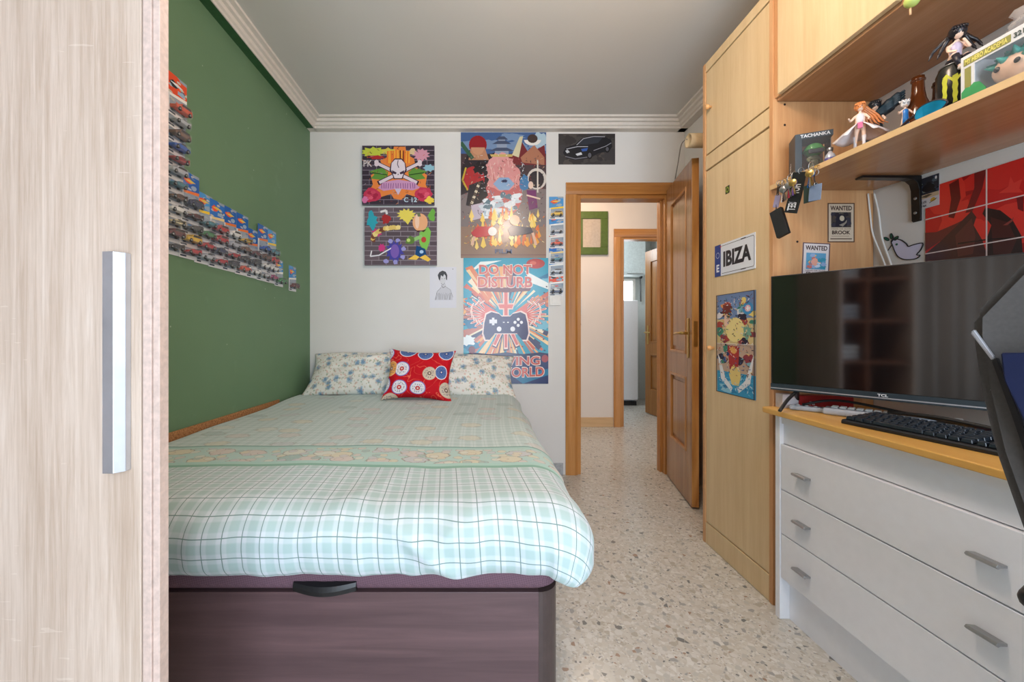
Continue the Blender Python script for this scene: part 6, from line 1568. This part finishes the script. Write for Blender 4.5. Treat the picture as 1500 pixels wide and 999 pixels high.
def keyset(px, py, label, cols):
    x = XE-.022; p = Vector((x, YX(px, x), ZX(px, py, x))); t = thing('key_ring', label, 'key ring', p, 'key rings hanging from the shelf corner')
    part('hook', hook(p.y), M['brass'], t)
    bm = nb(); ring(bm, p, .015, .0012, (-.5,1,.2)); part('ring', bm, ringm, t)
    for i, c_ in enumerate(cols):
        a_ = -.35+.35*i; bm = nb(); d_ = Vector((.1*math.sin(a_), -math.sin(a_)*.6, -1)).normalized(); q0 = p+Vector((-.003*i, 0, -.015))
        k0 = q0+d_*.008; add_lathe(bm, [(.0115,-.001),(.0128,0),(.0115,.001)], 14, mat=axis_mat(k0, (-.8,-.5,0))); 
        mt_ = axis_mat(k0+d_*.008, d_); add_box(bm, -.0034, .0034, -.0009, .0009, 0, .036, mat=mt_)
        for q in range(3): add_box(bm, .0034, .0056, -.0008, .0008, .012+.008*q, .016+.008*q, mat=mt_)
        part('key', bm, c_, t)
blu = plain('blue_key', (34,104,176), .3, .3)
keyset(1188, 244, 'key ring with a blue key in front of the green card', [blu, M['steel'], M['brass']])
keyset(1157, 262, 'steel key ring with a red charm and three keys left of the lettered strap', [M['steel'], plain('red_charm', (160,40,60), .35), M['steel']])
keyset(1149, 268, 'key ring with a white tag and dark keys above the black fob', [M['plastic_w'], plain('dark_key', (80,60,56), .3, .5), M['steel']])
keyset(1163, 258, 'key ring with brass keys and a violet charm behind the lettered strap', [M['brass'], plain('violet_charm', (110,80,150), .4), M['brass']])
E_WIN, E_LAMP, E_HALL, E_KIT, EXPO = 66, 23, 16, 18, 0.42
# ================================================================= light and camera
def area(name, loc, rot, sx, sy, e, col):
    l = bpy.data.lights.new(name, 'AREA'); l.shape = 'RECTANGLE'; l.size = sx; l.size_y = sy; l.energy = e; l.color = col
    o = bpy.data.objects.new(name, l); C.objects.link(o); o.location = loc; o.rotation_euler = rot; return o
area('daylight', ((WX0+WX1)/2, YR-.14, (WZ0+WZ1)/2), (math.radians(90), 0, 0), 1.5, 2.05, E_WIN, (.73,.86,1.0))
lt = thing('ceiling_lamp', 'round opal ceiling lamp above the bed', 'lamp', (.35, 1.0, ZC))
bm = nb(); add_lathe(bm, [(.12,0),(.13,-.015),(.13,-.03)], 32, .35, 1.0, ZC-.001); part('base', bm, M['plastic_w'], lt)
bm = nb(); add_lathe(bm, [(.128,-.03),(.15,-.05),(.15,-.08),(.11,-.115),(0,-.13)], 32, .35, 1.0, ZC-.002); part('shade', bm, emis('opal_glass_lit', (255,232,205), 4.0), lt)
def point(name, loc, e, col, r=.12):
    l = bpy.data.lights.new(name, 'POINT'); l.energy = e; l.color = col; l.shadow_soft_size = r
    o = bpy.data.objects.new(name, l); C.objects.link(o); o.location = loc; return o
point('ceiling_lamp_bulb', (.35, 1.0, ZC-.28), E_LAMP, (1.0,.80,.66), .12)
point('hall_lamp_bulb', (1.0, 3.7, 2.4), E_HALL, (1.0,.78,.60), .12)
point('kitchen_daylight', (1.6, 5.5, 2.2), E_KIT, (.86,.94,1.0), .2)
w = bpy.data.worlds.new('sky'); sc.world = w; w.use_nodes = True; bg = w.node_tree.nodes['Background']; bg.inputs[0].default_value = (.75,.85,1,1); bg.inputs[1].default_value = 1.0
cam = bpy.data.cameras.new('camera'); co = bpy.data.objects.new('camera', cam); C.objects.link(co); co.location = (0,0,CZ); co.rotation_euler = (PI/2,0,0)
cam.sensor_width = 36; cam.lens = F0/1500*36; cam.shift_x = 50/1500; cam.shift_y = -13.5/1500; cam.clip_start = .02
sc.camera = co
sc.view_settings.view_transform = 'Standard'; sc.view_settings.look = 'None'; sc.view_settings.gamma = 1; sc.view_settings.use_curve_mapping = False
sc.view_settings.exposure = EXPO
